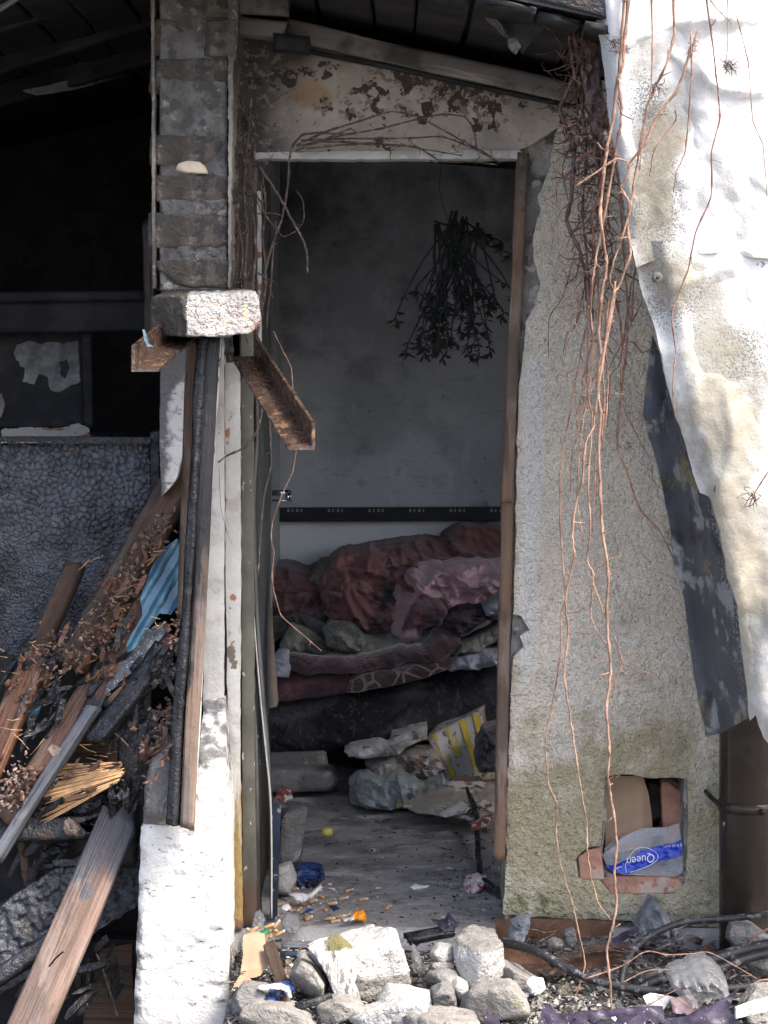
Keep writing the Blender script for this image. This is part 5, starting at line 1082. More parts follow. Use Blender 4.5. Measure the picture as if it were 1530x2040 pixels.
cloth('blanket', 'grey-brown blanket between maroon blanket and scorched duvet', [(612, 1150), (640, 1120), (690, 1116), (680, 1160), (650, 1196), (622, 1190)], 2.50, 'cloth_grey', 15, .08, 26, .02, 24, .8, .15, 6, 3)
cloth('duvet', 'pale mauve pink duvet crumpled in deep folds at the right', [(790, 1150), (830, 1120), (900, 1112), (1050, 1110), (1060, 1190), (1010, 1212), (930, 1212), (880, 1200), (848, 1216), (800, 1250), (778, 1230), (776, 1190)], 2.38, 'cloth_pink', 16, .13, 50, .055, 22, .35, .25, 5, 4, 'duvet')
cloth('pillow', 'plump mauve pillow lying below the crumpled pink duvet', [(776, 1210), (800, 1180), (860, 1172), (880, 1188), (870, 1240), (840, 1270), (800, 1284), (780, 1260)], 2.28, 'cloth_pink', 17, .13, 40, .022, 40, 1.2, .2, 6, 3, 'pillow')
cloth('pillow', 'dusty rose pillow to the right of the dark striped jumper', [(876, 1190), (930, 1172), (1010, 1168), (1050, 1190), (1050, 1240), (960, 1232), (884, 1216)], 2.30, 'cloth_pink', 18, .10, 40, .02, 40, .2, .2, 6, 3, 'pillow')
cloth('blanket', 'grey-olive woollen blanket draped in the middle of the bed', [(770, 1260), (800, 1240), (860, 1236), (880, 1262), (862, 1300), (800, 1310), (720, 1310), (660, 1300), (640, 1290), (700, 1262)], 2.22, 'cloth_grey', 19, .08, 40, .016, 36, .3, .2, 7, 4)
cloth('garment', 'dark plum garment thrown over the mauve pillow', [(806, 1240), (820, 1212), (850, 1192), (876, 1194), (890, 1214), (880, 1246), (850, 1240), (800, 1256)], 2.14, 'cloth_maroon', 20, .07, 26, .02, 26, .5, .12, 6, 3, 'garment')
cloth('jumper', 'dark striped knitted jumper at the right of the bed', [(880, 1232), (910, 1210), (960, 1204), (976, 1222), (966, 1240), (930, 1262), (900, 1262), (884, 1250)], 2.12, 'cloth_stripe', 21, .07, 26, .014, 26, .3, .1, 5, 3, 'jumper')
cloth('bedsheet', 'crumpled bluish white sheet at the right edge of the bed', [(884, 1330), (910, 1304), (960, 1288), (1050, 1270), (1060, 1310), (960, 1330), (900, 1338)], 2.10, 'cloth_white', 22, .06, 24, .03, 22, .2, .12, 6, 3, 'sheet')
cloth('bedsheet', 'small pale blue cloth beside the rose pillow near the jamb', [(958, 1206), (990, 1184), (1050, 1176), (1050, 1220), (990, 1222), (966, 1226)], 2.13, 'cloth_white', 23, .05, 20, .03, 20, .6, .1, 6, 3, 'cloth')
cloth('blanket', 'cream fleece rolled along the edge above the white sheet', [(916, 1280), (950, 1262), (990, 1240), (1050, 1228), (1056, 1262), (980, 1282), (940, 1300), (912, 1304)], 2.11, 'cloth_grey', 24, .06, 22, .018, 24, .4, .1, 6, 3, 'fleece')
cloth('cushion', 'shaggy grey-green fur cushion in the middle of the bed', [(644, 1254), (656, 1240), (684, 1236), (708, 1250), (730, 1276), (720, 1296), (680, 1294), (650, 1284)], 2.15, 'fur_green', 25, .08, 24, .02, 9, .8, .12, 4, 5, 'cushion')
def fur(name, parent, poly, Y, n, m, seed, ln=.022):
    R = random.Random(seed); V = []; F = []; xs = [p[0] for p in poly]; ys = [p[1] for p in poly]
    while len(F) < n:
        px, py = R.uniform(min(xs), max(xs)), R.uniform(min(ys), max(ys))
        if not inside(poly, np.array([px]), np.array([py]))[0]: continue
        c = P(px, py, Y - R.uniform(0, .05)); d = Vv((R.gauss(0, .7), -abs(R.gauss(.5, .4)), R.gauss(-.2, .7))).normalized() * ln * R.uniform(.5, 1.2); w = Vv((d.z, 0, -d.x)).normalized() * .0009
        o_ = len(V); V += [tuple(c - w), tuple(c + w), tuple(c + d * .6 + Vv((0, 0, -.003))), tuple(c + d + Vv((0, 0, -.008)))]; F += [(o_, o_ + 1, o_ + 2), (o_ + 1, o_ + 3, o_ + 2)]
    return tag(mesh_obj(name, V, F, m, parent, False), kind='stuff')
fur('fur', bpy.data.objects['cushion'], [(644, 1254), (656, 1240), (684, 1236), (708, 1250), (730, 1276), (720, 1296), (680, 1294), (650, 1284)], 2.15, 2600, 'fur_green', 5)
cloth('garment', 'black garment on the left of the bed beside the door', [(500, 1240), (546, 1230), (600, 1218), (640, 1240), (650, 1262), (612, 1284), (560, 1270), (500, 1300)], 2.25, 'cloth_black', 26, .07, 30, .02, 30, .4, .15, 7, 3, 'garment')
cloth('blanket', 'pale grey blanket corner below the black garment, left side', [(556, 1282), (580, 1240), (600, 1246), (640, 1272), (652, 1296), (640, 1308), (600, 1300), (560, 1296)], 2.17, 'cloth_grey', 27, .05, 24, .014, 30, .3, .1, 6, 3)
cloth('plush_throw', 'purple-brown plush throw lying along the front of the bed', [(560, 1296), (620, 1310), (700, 1308), (780, 1288), (840, 1282), (860, 1250), (900, 1240), (916, 1252), (920, 1290), (890, 1310), (800, 1326), (700, 1342), (600, 1342), (560, 1330)], 2.08, 'cloth_plush', 28, .03, 26, .008, 30, .2, .12, 6, 4, 'throw')
cloth('plush_throw', 'brown throw with pale giraffe net pattern along the front edge of the bed', [(700, 1346), (790, 1328), (880, 1304), (930, 1286), (944, 1300), (900, 1330), (840, 1352), (760, 1370), (690, 1380)], 2.04, 'cloth_giraffe', 29, .02, 20, .005, 40, .2, .12, 6, 3, 'throw')
cloth('blanket', 'brown blanket hanging over the left front edge of the bed', [(540, 1340), (600, 1344), (700, 1346), (700, 1378), (640, 1390), (560, 1398), (530, 1396)], 2.05, 'cloth_maroon', 30, .02, 20, .006, 30, .2, .1, 7, 3)
cloth('fleece', 'tan and white fleece scrap beside the door at the left of the bed', [(540, 1310), (552, 1296), (574, 1300), (582, 1330), (576, 1352), (545, 1350)], 2.03, 'cloth_white', 31, .04, 16, .012, 16, .3, .08, 6, 3, 'fleece')
# hanging beige cloth by the door leaf
tag(relief('beige_cloth', [(522, 1130), (536, 1150), (544, 1260), (554, 1400), (552, 1408), (524, 1412), (520, 1300)], 'beigecloth', None, Y=.86, step=6, thick=.02, disp=lambda x, y, d: .012 * np.sin(x / 5) + .004 * n2(x, y, 30, 3), jit=1.5), 'beige cloth strip hanging beside the open door leaf', 'cloth')
# mistletoe bunch
mis = thing('mistletoe_bunch', 'dark withered mistletoe bunch hanging upside down in the doorway', 'mistletoe', P(920, 740, .55))
cable('string', [(880, 318, .5), (876, 380, .52), (892, 440, .55)], .0012, 'vinegrey', mis, 6, 5)
R = random.Random(12); leafp = []
starts = [(905, 430), (870, 450), (925, 440), (950, 450), (895, 460)]
for k in range(60):
    s0 = starts[k % 5]; ex = R.gauss(905, 46); ey = R.uniform(580, 720); Ye = .55 + R.gauss(0, .05)
    if k % 6 == 5: ex, ey = R.uniform(960, 1035), R.uniform(450, 640)
    pts = [P(s0[0] + R.uniform(-6, 6), s0[1] + R.uniform(-10, 10), .55), P(s0[0] * .5 + ex * .5 + R.gauss(0, 10), s0[1] * .55 + ey * .45, .55 + (Ye - .55) * .5), P(ex + R.gauss(0, 6), ey * .9 + s0[1] * .1, Ye), P(ex, ey, Ye)]
    path = catmull(pts, 5); V, F = ribbon_tube(path, [.0032 * (1 - .6 * i / len(path)) for i in range(len(path))], 5); mesh_obj('stem', V, F, 'mistletoe', mis)
    leafp += [(path[-1], 1.0), (path[-2], 1.), (path[-3], 1), (path[-5], .9), (path[-6], .9), (path[len(path) // 2], .8), (path[-4], .9)]
lv = [(0, 0, 0), (.25, .10, .02), (.6, .13, .05), (1, .02, .10), (.6, -.12, .05), (.25, -.09, .02)]
lm = bpy.data.meshes.new('leaf'); lm.from_pydata([(a * .036, b_ * .046, c * .036) for a, b_, c in lv] + [(.5 * .036, 0, -.002)], [], [(0, 1, 6), (1, 2, 6), (2, 3, 6), (3, 4, 6), (4, 5, 6), (5, 0, 6)]); lm.materials.append(MT['mistletoe'])
for k, (p, s_) in enumerate(leafp):
    for q in (0, 1):
        o = bpy.data.objects.new('leaf', lm); d = Vv((R.gauss(0, .8), R.gauss(0, .5), -abs(R.gauss(.5, .5)))).normalized()
        o.matrix_basis = Matrix.Translation(p) @ d.to_track_quat('X', 'Z').to_matrix().to_4x4() @ Matrix.Rotation(R.uniform(0, 6.28), 4, 'X') @ Matrix.Scale(s_ * R.uniform(.5, .95), 4); link(o, mis)
# under the bed
yb = thing('striped_box', 'yellow and white striped cardboard box tipped over under the bed', 'box', P(930, 1556, 1.9))
A_, B_, C_, D_ = P(852, 1468, 1.86), P(960, 1414, 1.98), P(988, 1550, 1.94), P(898, 1566, 1.80)
def quadface(name, a, b_, c, d, m, parent, t=.004, nu=10, nv=10, off=0.):
    n_ = (b_ - a).cross(d - a).normalized(); n_ = n_ if n_.y < 0 else -n_
    V = []; 
    for j in range(nv + 1):
        for i in range(nu + 1):
            u, v = i / nu, j / nv; p = (a.lerp(b_, u)).lerp(d.lerp(c, u), v) + n_ * (off + .003 * math.sin(u * 5 + v * 4)); V.append(tuple(p))
    n = len(V); V += [tuple(Vv(p) - n_ * t) for p in V]; w = nu + 1
    F = [(j * w + i, j * w + i + 1, (j + 1) * w + i + 1, (j + 1) * w + i) for j in range(nv) for i in range(nu)]; F += [tuple(n + q for q in f[::-1]) for f in F]
    bo = [i for i in range(nu)] ; 
    for i in range(nu): F.append((i + 1, i, n + i, n + i + 1)); F.append((nv * w + i, nv * w + i + 1, n + nv * w + i + 1, n + nv * w + i))
    for j in range(nv): F.append((j * w, (j + 1) * w, n + (j + 1) * w, n + j * w)); F.append(((j + 1) * w + nu, j * w + nu, n + j * w + nu, n + (j + 1) * w + nu))
    return mesh_obj(name, V, F, m, parent)
quadface('front', A_, B_, C_, D_, 'whitecard', yb)
bkv = Vv((.05, .24, .02))
quadface('side', A_, A_ + bkv, D_ + bkv, D_, 'cardboard', yb); quadface('top', A_ + bkv, B_ + bkv, B_, A_, 'whitecard', yb); quadface('side', B_ + bkv, B_, C_, C_ + bkv, 'cardboard', yb)
for k in range(4):
    u0 = .06 + k * .25; u1 = u0 + .13; v1 = .98 if k != 1 else .55
    quadface('stripe', A_.lerp(B_, u0), A_.lerp(B_, u1), A_.lerp(B_, u1).lerp(D_.lerp(C_, u1), v1), A_.lerp(B_, u0).lerp(D_.lerp(C_, u0), v1), 'yellowprint', yb, .001, 4, 10, .002)
cloth('dark_bag', 'dark plum cloth bag squeezed between striped box and door jamb', [(948, 1480), (965, 1450), (1000, 1440), (1030, 1460), (1030, 1530), (990, 1536), (956, 1538), (944, 1510)], 1.70, 'cloth_black', 33, .07, 24, .02, 22, .5, .1, 6, 3, 'bag')
cloth('plastic_bag', 'crumpled translucent plastic bag on the floor before the paper pile', [(694, 1562), (704, 1540), (730, 1534), (760, 1548), (800, 1540), (828, 1556), (850, 1550), (880, 1540), (902, 1560), (870, 1582), (830, 1600), (780, 1612), (730, 1606), (698, 1596)], 1.62, 'filmgreen', 34, .05, 22, .03, 14, .6, .04, 5, 5, 'plastic bag')
cloth('film_scrap', 'loose clear film beside the plastic bag on the floor', [(700, 1570), (712, 1548), (736, 1556), (742, 1586), (728, 1602), (704, 1594)], 1.54, 'milkfilm', 35, .03, 12, .02, 10, .9, .02, 4, 3, 'plastic film')
for k, (pl, Yk, m, lb_) in enumerate([
    ([(724, 1520), (780, 1498), (860, 1486), (890, 1530), (860, 1552), (800, 1546), (744, 1550)], 1.78, 'paperwet', 'soggy brown paper pile under the bed, lowest layer'),
    ([(684, 1494), (720, 1484), (790, 1480), (838, 1470), (800, 1500), (740, 1512), (694, 1508)], 1.74, 'whitecard', 'curled pale magazine lying on the soggy paper pile'),
    ([(780, 1462), (850, 1448), (852, 1476), (800, 1486), (776, 1480)], 1.84, 'whitecard', 'crushed white carton under the bed behind the magazine')]):
    cloth('paper_pile', lb_, pl, Yk, m, 40 + k, .03, 20, .012, 12, .1, .10, 6, 4, 'paper')
cloth('dust_heap', 'dusty heap of plaster and wet paper at the foot of the striped box', [(800, 1606), (860, 1572), (900, 1556), (960, 1552), (1000, 1570), (1000, 1640), (950, 1632), (890, 1626), (830, 1622)], 1.35, 'paperwet', 36, .03, 30, .012, 12, .1, .04, 4, 6, 'debris', slope=.004)
scrap_ = cloth('plaster_scrap', 'flat whitish plaster scrap on the dusty heap by the striped box', [(876, 1620), (896, 1606), (924, 1598), (936, 1610), (920, 1622), (890, 1628)], 1.22, 'whitecard', 37, .01, 10, .006, 8, .1, .012, 4, 3, 'plaster', slope=.003)
tag(rock('block', [(520, 1500), (650, 1496), (654, 1530), (640, 1545), (520, 1540)], 1.92, 2.1, 'rubblegrey', None, 44, sub=4, shrink=.92, chips=2), 'pale block propping the left end of the bed', 'block')
tag(rock('block', [(500, 1534), (668, 1532), (676, 1560), (660, 1578), (500, 1580)], 1.72, 2.0, 'concrete', None, 45, sub=4, shrink=.92, chips=2), 'grey concrete block on the floor under the left end of the bed', 'block')
tag(rock('block', [(560, 1624), (580, 1612), (612, 1614), (606, 1650), (598, 1720), (556, 1724)], .55, .72, 'rubblegrey', None, 46, sub=4, shrink=.95, chips=2), 'grey cinder block standing against the open door leaf', 'block')
tag(rock('stone', [(552, 1726), (580, 1718), (592, 1750), (578, 1786), (552, 1796)], .30, .42, 'rubblewhite', None, 47, sub=4), 'pale lump of plaster at the foot of the cinder block', 'stone')
tag(cloth('red_wrapper', None, [(548, 1590), (560, 1566), (578, 1572), (584, 1592), (566, 1600)], 1.25, 'redscrap', 48, .02, 10, .012, 8, .5, .02, 4, 2), 'dull red wrapper near the grey block under the bed', 'wrapper')
tag(cable('charred_stick', [(930, 1572, 1.45), (948, 1620, 1.2), (952, 1690, .85), (955, 1742, .62)], .009, 'char', None, 8, 7, .002), 'black charred stick leaning on the floor by the right jamb', 'stick')
tag(plank('charred_stick', P(966, 1758, .42), P(1010, 1790, .25), .016, .02, 'char', None, seed=5, nrm=(0, -.5, 1)), 'stubby charred stick end below the red and white wrapper', 'stick')
cloth('candy_wrapper', 'crumpled red and white candy wrapper on the floor by the right jamb', [(922, 1762), (930, 1746), (950, 1740), (968, 1746), (974, 1762), (958, 1774), (938, 1782), (928, 1776)], .42, 'redwrap', 50, .018, 10, .012, 7, .6, .02, 3, 2, 'wrapper')
cloth('candy_wrapper', 'torn red and white scrap lying against the charred stick', [(936, 1640), (952, 1636), (964, 1628), (982, 1624), (978, 1640), (956, 1652), (942, 1656)], .95, 'redscrap', 51, .015, 8, .01, 7, .6, .02, 3, 2, 'wrapper')
# bottle cap
V, F = ribbon_tube([P(652, 1664, 1.03), P(652, 1658, 1.03), P(652, 1650, 1.03), P(652, 1649, 1.03)], [.0165, .017, .016, .010], 20); tag(mesh_obj('bottle_cap', V, F, 'yellowcap'), 'yellow plastic bottle cap on the concrete floor', 'bottle cap')
def floor_at(px, py, z=.004):          # the floor point seen at a pixel
    Y = (CAM_Z - z) / ((py - 698.0) / (CAM_D * K)) - CAM_D
    return P(px, py, Y)
def butt(px, py, ang, label, z=.005, white=False, seed=0):
    c = floor_at(px, py, z); d = Vv((math.cos(ang), math.sin(ang), .12)).normalized() * .0105
    root = thing('cigarette_butt', label, 'cigarette butt', c, 'cigarette butts on the floor')
    V, F = ribbon_tube([c - d, c - d * .3, c + d * .4, c + d], [.0040, .0044, .0043, .0036], 9); mesh_obj('filter', V, F, 'buttpaper', root)
    V, F = ribbon_tube([c + d, c + d * 1.3, c + d * 1.5], [.0038, .0036, .0022], 8); mesh_obj('paper', V, F, 'buttwhite', root)
R = random.Random(31)
BU = [(584, 1800, .1), (596, 1812, 1.2), (606, 1818, .5), (614, 1830, .9), (576, 1812, 2.2), (584, 1742 + 30, .3), (660, 1800, .05), (622, 1796, .6), (694, 1774, .5), (682, 1790, .2), (632, 1776, .7), (642, 1750, 1.3), (656, 1830, .1), (676, 1826, .2), (690, 1824, .8), (666, 1836, .4), (722, 1792, .2), (818 - 45, 1808, 1.0),
      (612, 1828, .4), (640, 1786, 2.5), (600, 1800, 2.8), (556, 1802, .4), (548, 1826, .9), (700, 1832, .15), (648, 1812, 2.0)]
for k, (a, b_, an) in enumerate(BU): butt(a, b_, an, 'orange cigarette butt lying on the concrete floor inside the doorway', seed=k)
for k, (a, b_, an, z) in enumerate([(534, 1846, .2, .03), (546, 1852, 2.4, .03), (556, 1860, .7, .03), (540, 1862, 1.4, .02), (530, 1858, .3, .02), (508, 1866, 1.0, .01), (514, 1872, .4, .01), (500, 1858, 2.0, .01), (526, 1872, 2.6, .01), (600, 1884, 1.4, -.02), (550, 1842, 1.2, .03), (506, 1852, .8, .02)]):
    c = P(a, b_, -.10 if b_ < 1875 else -.16); d = Vv((math.cos(an), math.sin(an) * .5, .35)).normalized() * .0115
    root = thing('cigarette_butt', 'orange cigarette butt in the heap at the foot of the left jamb', 'cigarette butt', c, 'cigarette butts by the left jamb')
    V, F = ribbon_tube([c - d, c - d * .3, c + d * .4, c + d], [.0042, .0046, .0045, .0038], 9); mesh_obj('filter', V, F, 'buttpaper', root)
    V, F = ribbon_tube([c + d, c + d * 1.3, c + d * 1.5], [.0038, .0036, .0022], 8); mesh_obj('paper', V, F, 'buttwhite', root)
tag(rock('orange_peel', [(700, 1826), (706, 1818), (722, 1816), (734, 1824), (728, 1836), (706, 1838)], .02, .06, 'orangepeel', None, 8, sub=4, rough=.12), 'bright orange peel on the floor near the threshold', 'peel')
def scrap(name, label, poly, Y, m, seed, cat, b=.01): return cloth(name, label, poly, Y, m, seed, b, 8, .008, 8, .5, .006, 4, 2, cat)
scrap('blue_film', 'crumpled dark blue plastic film on the floor by the door leaf', [(578, 1732), (600, 1718), (640, 1722), (646, 1748), (624, 1768), (594, 1768)], .50, 'bluescrap', 61, 'plastic film', .02)
scrap('white_fork', 'broken white plastic scrap with a thin handle near the cigarette butts', [(574, 1782), (600, 1778), (612, 1782), (636, 1764), (640, 1768), (616, 1790), (602, 1798), (584, 1792)], .22, 'whitescrap', 62, 'plastic scrap')
scrap('white_paper', 'small white paper shred in the middle of the concrete floor', [(818, 1766), (828, 1760), (838, 1766), (856, 1766), (848, 1771), (826, 1772)], .34, 'whitescrap', 63, 'paper')
scrap('blue_paper', 'tiny bright blue paper scrap among the cigarette butts', [(656, 1806), (668, 1804), (676, 1810), (664, 1814)], .12, 'bluescrap', 64, 'paper')
scrap('blue_paper', 'narrow blue film strip between the cigarette butts', [(600, 1818), (616, 1810), (624, 1812), (606, 1821)], .07, 'bluescrap', 65, 'paper')
scrap('silver_foil', 'grey crumpled foil at the threshold right of the door edge', [(560, 1836), (572, 1816), (590, 1824), (600, 1842), (588, 1860), (566, 1856)], -.02, 'milkfilm', 66, 'foil', .012)
scrap('green_scrap', 'small green plastic scrap among the butts by the left jamb', [(518, 1856), (532, 1848), (538, 1854), (530, 1862), (520, 1862)], -.11, 'greenscrap', 67, 'plastic scrap')
scrap('clear_film', 'crumpled clear wrapper at the foot of the left jamb', [(500, 1842), (506, 1818), (518, 1812), (528, 1832), (520, 1848), (506, 1852)], -.06, 'milkfilm', 68, 'plastic film', .014)
scrap('white_paper', 'white paper tatter by the butts left of the blue film strip', [(558, 1806), (572, 1800), (580, 1808), (570, 1816)], .08, 'whitescrap', 69, 'paper')
scrap('white_paper', 'thin white shred between two butts near the orange peel', [(684, 1830), (704, 1826), (706, 1830), (688, 1834)], .015, 'whitescrap', 70, 'paper', .004)
def specks(name, label, boxes, m, seed, smin, smax, cat='debris', flat=.5, parent=None):
    R = random.Random(seed); parts = []
    for (x0, x1, y0, y1, z, n) in boxes:
        for _ in range(n):
            px, py = R.uniform(x0, x1), R.uniform(y0, y1); c = floor_at(px, py, z + R.uniform(0, .006)); s_ = R.uniform(smin, smax)
            v = [c + Vv((R.uniform(-1, 1), R.uniform(-1, 1), R.uniform(-flat, flat))) * s_ for _ in range(5)]
            parts.append(([tuple(q) for q in v], [(0, 1, 2), (0, 2, 3), (0, 3, 1), (4, 2, 1), (4, 3, 2), (4, 1, 3)]))
    V, F = join(parts); return tag(mesh_obj(name, V, F, m, parent, False), label, cat, kind='stuff')
specks('floor_shreds', 'torn paper and plaster shreds lying over the concrete floor', [(700, 990, 1600, 1700, 0, 60), (860, 1000, 1700, 1840, 0, 60), (560, 760, 1740, 1840, 0, 50)], 'paperwet', 15, .006, .018, 'debris', .25)
specks('floor_crumbs', 'pale plaster crumbs scattered on the concrete floor', [(560, 1000, 1580, 1840, 0, 150), (560, 720, 1760, 1840, 0, 70)], 'whitescrap', 5, .0015, .005)
specks('floor_crumbs', 'dark charcoal crumbs scattered on the concrete floor', [(560, 1000, 1580, 1840, 0, 260), (880, 1000, 1600, 1840, 0, 160)], 'char', 6, .002, .008)

# ------------------------------------------------------------------ rubble and rubbish before the threshold
def stone(label, poly, Y0, Y1, m, seed, cat='rubble', **kw): return tag(rock('rubble_stone', poly, Y0, Y1, m, None, seed, **kw), label, cat)
def pickmoss(o): pass
big = [P(588, 1896, -.52), P(640, 1870, -.44), P(745, 1836, -.40), P(800, 1834, -.42), P(815, 1890, -.56), P(822, 1960, -.54), P(800, 1992, -.52), P(735, 2002, -.58), P(700, 1985, -.60), P(660, 1900, -.60), P(690, 1890, -.60), P(800, 1860, -.55), P(690, 1990, -.36), P(800, 1960, -.30), P(640, 1930, -.40), P(700, 1860, -.36), P(790, 1850, -.32)]
tag(rock_from('rubble_stone', [tuple(p) for p in big], 'rubble', None, 101, 5, rough=.06, chips=5, mats=['rubble', 'rubblewhite'], pick=lambda c: np.where(c[:, 2] > .030 + .02 * vn(c * 30, 3), 1, 0)),  # upper face takes the whiter material, sunlight put into its colour
    'largest broken masonry lump, upper face whitened as sunlit, before the threshold', 'rubble')
slabp = [P(612, 1886, -.60), P(682, 1862, -.58), P(712, 1924, -.62), P(722, 2010, -.66), P(690, 1995, -.66), P(655, 1960, -.64)]
rs = relief('render_slab', [(612, 1888), (640, 1876), (676, 1868), (700, 1890), (712, 1928), (706, 1960), (722, 2008), (690, 1996), (666, 1982), (650, 1940), (630, 1908)], 'ribbedrender', None, Y=lambda x, y: -.64 + (x - 612) * .0002 - (y - 1870) * .0002, step=5, thick=.035, disp=lambda x, y, d: .005 * n2(x, y, 14, 3, 3, 2, .6) - .004 * np.exp(-d / 4), jit=3, seed=3,
            attrs={'moss': lambda x, y: .8 * sst(1902, 1884, y + 10 * n2(x, y, 14, 4)) * sst(640, 660, x)})
tag(rs, 'rough ribbed slab of render with olive moss leaning on the largest lump', 'rubble')
wb = [P(896, 1880, -.50), P(964, 1900, -.57), P(1003, 1880, -.50), P(1007, 1948, -.48), P(986, 1972, -.52), P(942, 1974, -.55), P(910, 1938, -.51), P(938, 1838, -.40), P(986, 1850, -.37), P(930, 1950, -.36), P(990, 1950, -.34)]
tA, tB, tC = wb[0], wb[1], wb[8]; tN = (tB - tA).cross(tC - tA).normalized(); tN = tN if tN.z > 0 else -tN
tag(rock_from('rubble_stone', [tuple(p) for p in wb], 'rubblewhite', None, 103, 5, rough=.04, fine=.012, chips=3, mats=['rubblewhite', 'rubble'], pick=lambda c: np.where((c - np.array(tA)) @ np.array(tN) > -.004, 1, 0)), 'white plastered corner block standing upright right of the largest lump', 'rubble')
stone('angular grey stone leaning left of the ribbed render slab', [(578, 1944), (596, 1912), (622, 1922), (648, 1958), (660, 1986), (622, 1988), (590, 1966)], -.66, -.50, 'rubble', 104, chips=3)
stone('wide pale stone with mossy left end at the bottom left, next to white wall', [(466, 2060), (468, 2010), (500, 1998), (560, 2000), (620, 2026), (650, 2060), (560, 2090)], -.80, -.62, 'rubble', 105)
stone('grey rounded stone behind the wide pale stone beside the white wall', [(458, 1996), (474, 1972), (520, 1966), (550, 1990), (560, 2010), (500, 2020), (464, 2030)], -.70, -.54, 'rubblegrey', 106)
stone('low pale stone at the bottom below the ribbed slab', [(630, 2010), (668, 1994), (716, 2004), (730, 2020), (700, 2050), (640, 2050)], -.78, -.62, 'rubble', 107)
stone('long white slab at the bottom edge before the largest lump', [(690, 2040), (740, 2018), (800, 1998), (850, 1996), (868, 2030), (860, 2060), (740, 2080)], -.84, -.66, 'rubblewhite', 108)
stone('white chunk behind the long white slab, under the largest lump', [(744, 2006), (770, 1978), (820, 1974), (862, 1992), (860, 2020), (780, 2030)], -.72, -.56, 'rubblewhite', 109)
stone('dusty brown-grey stone between long white slab and big grey boulder', [(850, 1990), (880, 1964), (906, 1976), (912, 2010), (896, 2022), (860, 2020)], -.70, -.54, 'rubblegrey', 110)
stone('big grey boulder at the bottom centre with dark smudges', [(918, 2010), (930, 1978), (980, 1964), (1020, 1962), (1054, 1990), (1060, 2030), (1020, 2050), (940, 2048)], -.80, -.58, 'rubble', 111)
stone('flat whitish chip stacked left of the white corner block, topmost', [(856, 1906), (872, 1890), (900, 1888), (908, 1910), (890, 1920), (866, 1918)], -.48, -.36, 'rubblewhite', 112, sub=4)
stone('small pale chip stacked left of the white corner block, in the middle', [(858, 1924), (874, 1918), (906, 1920), (908, 1932), (880, 1936), (862, 1934)], -.50, -.38, 'rubble', 113, sub=4)
stone('crumbly grey stone at the bottom of the stack left of the white corner block', [(842, 1962), (852, 1940), (886, 1932), (912, 1938), (916, 1956), (880, 1966)], -.54, -.40, 'rubblegrey', 114, sub=4)
stone('whitish crumbled lump just below the white corner block', [(896, 1968), (912, 1956), (934, 1966), (940, 1990), (910, 2000), (900, 1986)], -.62, -.50, 'rubblewhite', 115, sub=4)
stone('broad low dusty stone right of the big grey boulder', [(1000, 1920), (1040, 1940), (1080, 1960), (1070, 1990), (1020, 1980), (1000, 1950)], -.52, -.38, 'rubble', 116)
stone('bottom edge white masonry lump in front of the big grey boulder', [(772, 2060), (800, 2032), (880, 2020), (960, 2030), (980, 2070), (860, 2090)], -.92, -.76, 'rubble', 117)
stone('small olive mossy stone against the rusty strip under the right wall', [(1118, 1868), (1126, 1856), (1146, 1850), (1150, 1874), (1140, 1888), (1122, 1884)], -.22, -.15, 'rubblegrey', 118, sub=4)
stone('grey rounded stone at the right edge beneath the drainpipe', [(1444, 1868), (1460, 1848), (1500, 1846), (1540, 1870), (1540, 1900), (1470, 1896)], -.30, -.14, 'rubblegrey', 119)
stone('second rounded stone at the right edge, half behind the thick cables', [(1484, 1920), (1500, 1896), (1540, 1894), (1550, 1940), (1500, 1946)], -.42, -.30, 'rubblegrey', 120)
stone('pale stone in the bottom right corner under the white card', [(1470, 2010), (1510, 1970), (1560, 1966), (1560, 2040), (1500, 2060)], -.76, -.60, 'rubble', 121)
stone('sandy stone chip left of the grey rag on the ground', [(1086, 1880), (1104, 1872), (1122, 1880), (1118, 1896), (1096, 1900)], -.30, -.22, 'rubble', 122, sub=4)
R = random.Random(77)
specks('rubble_chips', 'pale mortar chips strewn between the rubble stones', [(460, 1100, 1900, 2050, -.03, 700), (1000, 1530, 1900, 2050, -.03, 300)], 'rubble', 8, .003, .014, 'debris', .8)
specks('rubble_chips', 'white plaster crumbs strewn between the rubble stones', [(460, 1100, 1870, 2050, -.02, 260), (1000, 1530, 1850, 2050, -.025, 200)], 'rubblewhite', 9, .002, .008, 'debris', .8)
specks('rubble_chips', 'broken grey mortar pieces half buried between the rubble stones', [(460, 1100, 1890, 2050, -.035, 240), (1000, 1530, 1880, 2050, -.035, 110)], 'rubblegrey', 18, .010, .026, 'debris', .8)
specks('rubble_chips', 'broken pale plaster pieces half buried between the rubble stones', [(460, 1100, 1890, 2050, -.035, 130), (1000, 1530, 1900, 2050, -.035, 60)], 'rubble', 19, .010, .024, 'debris', .8)
specks('charcoal_bits', 'black charcoal and soot crumbs between the rubble stones', [(460, 1530, 1840, 2050, -.025, 1500)], 'char', 10, .002, .011, 'debris', .6)
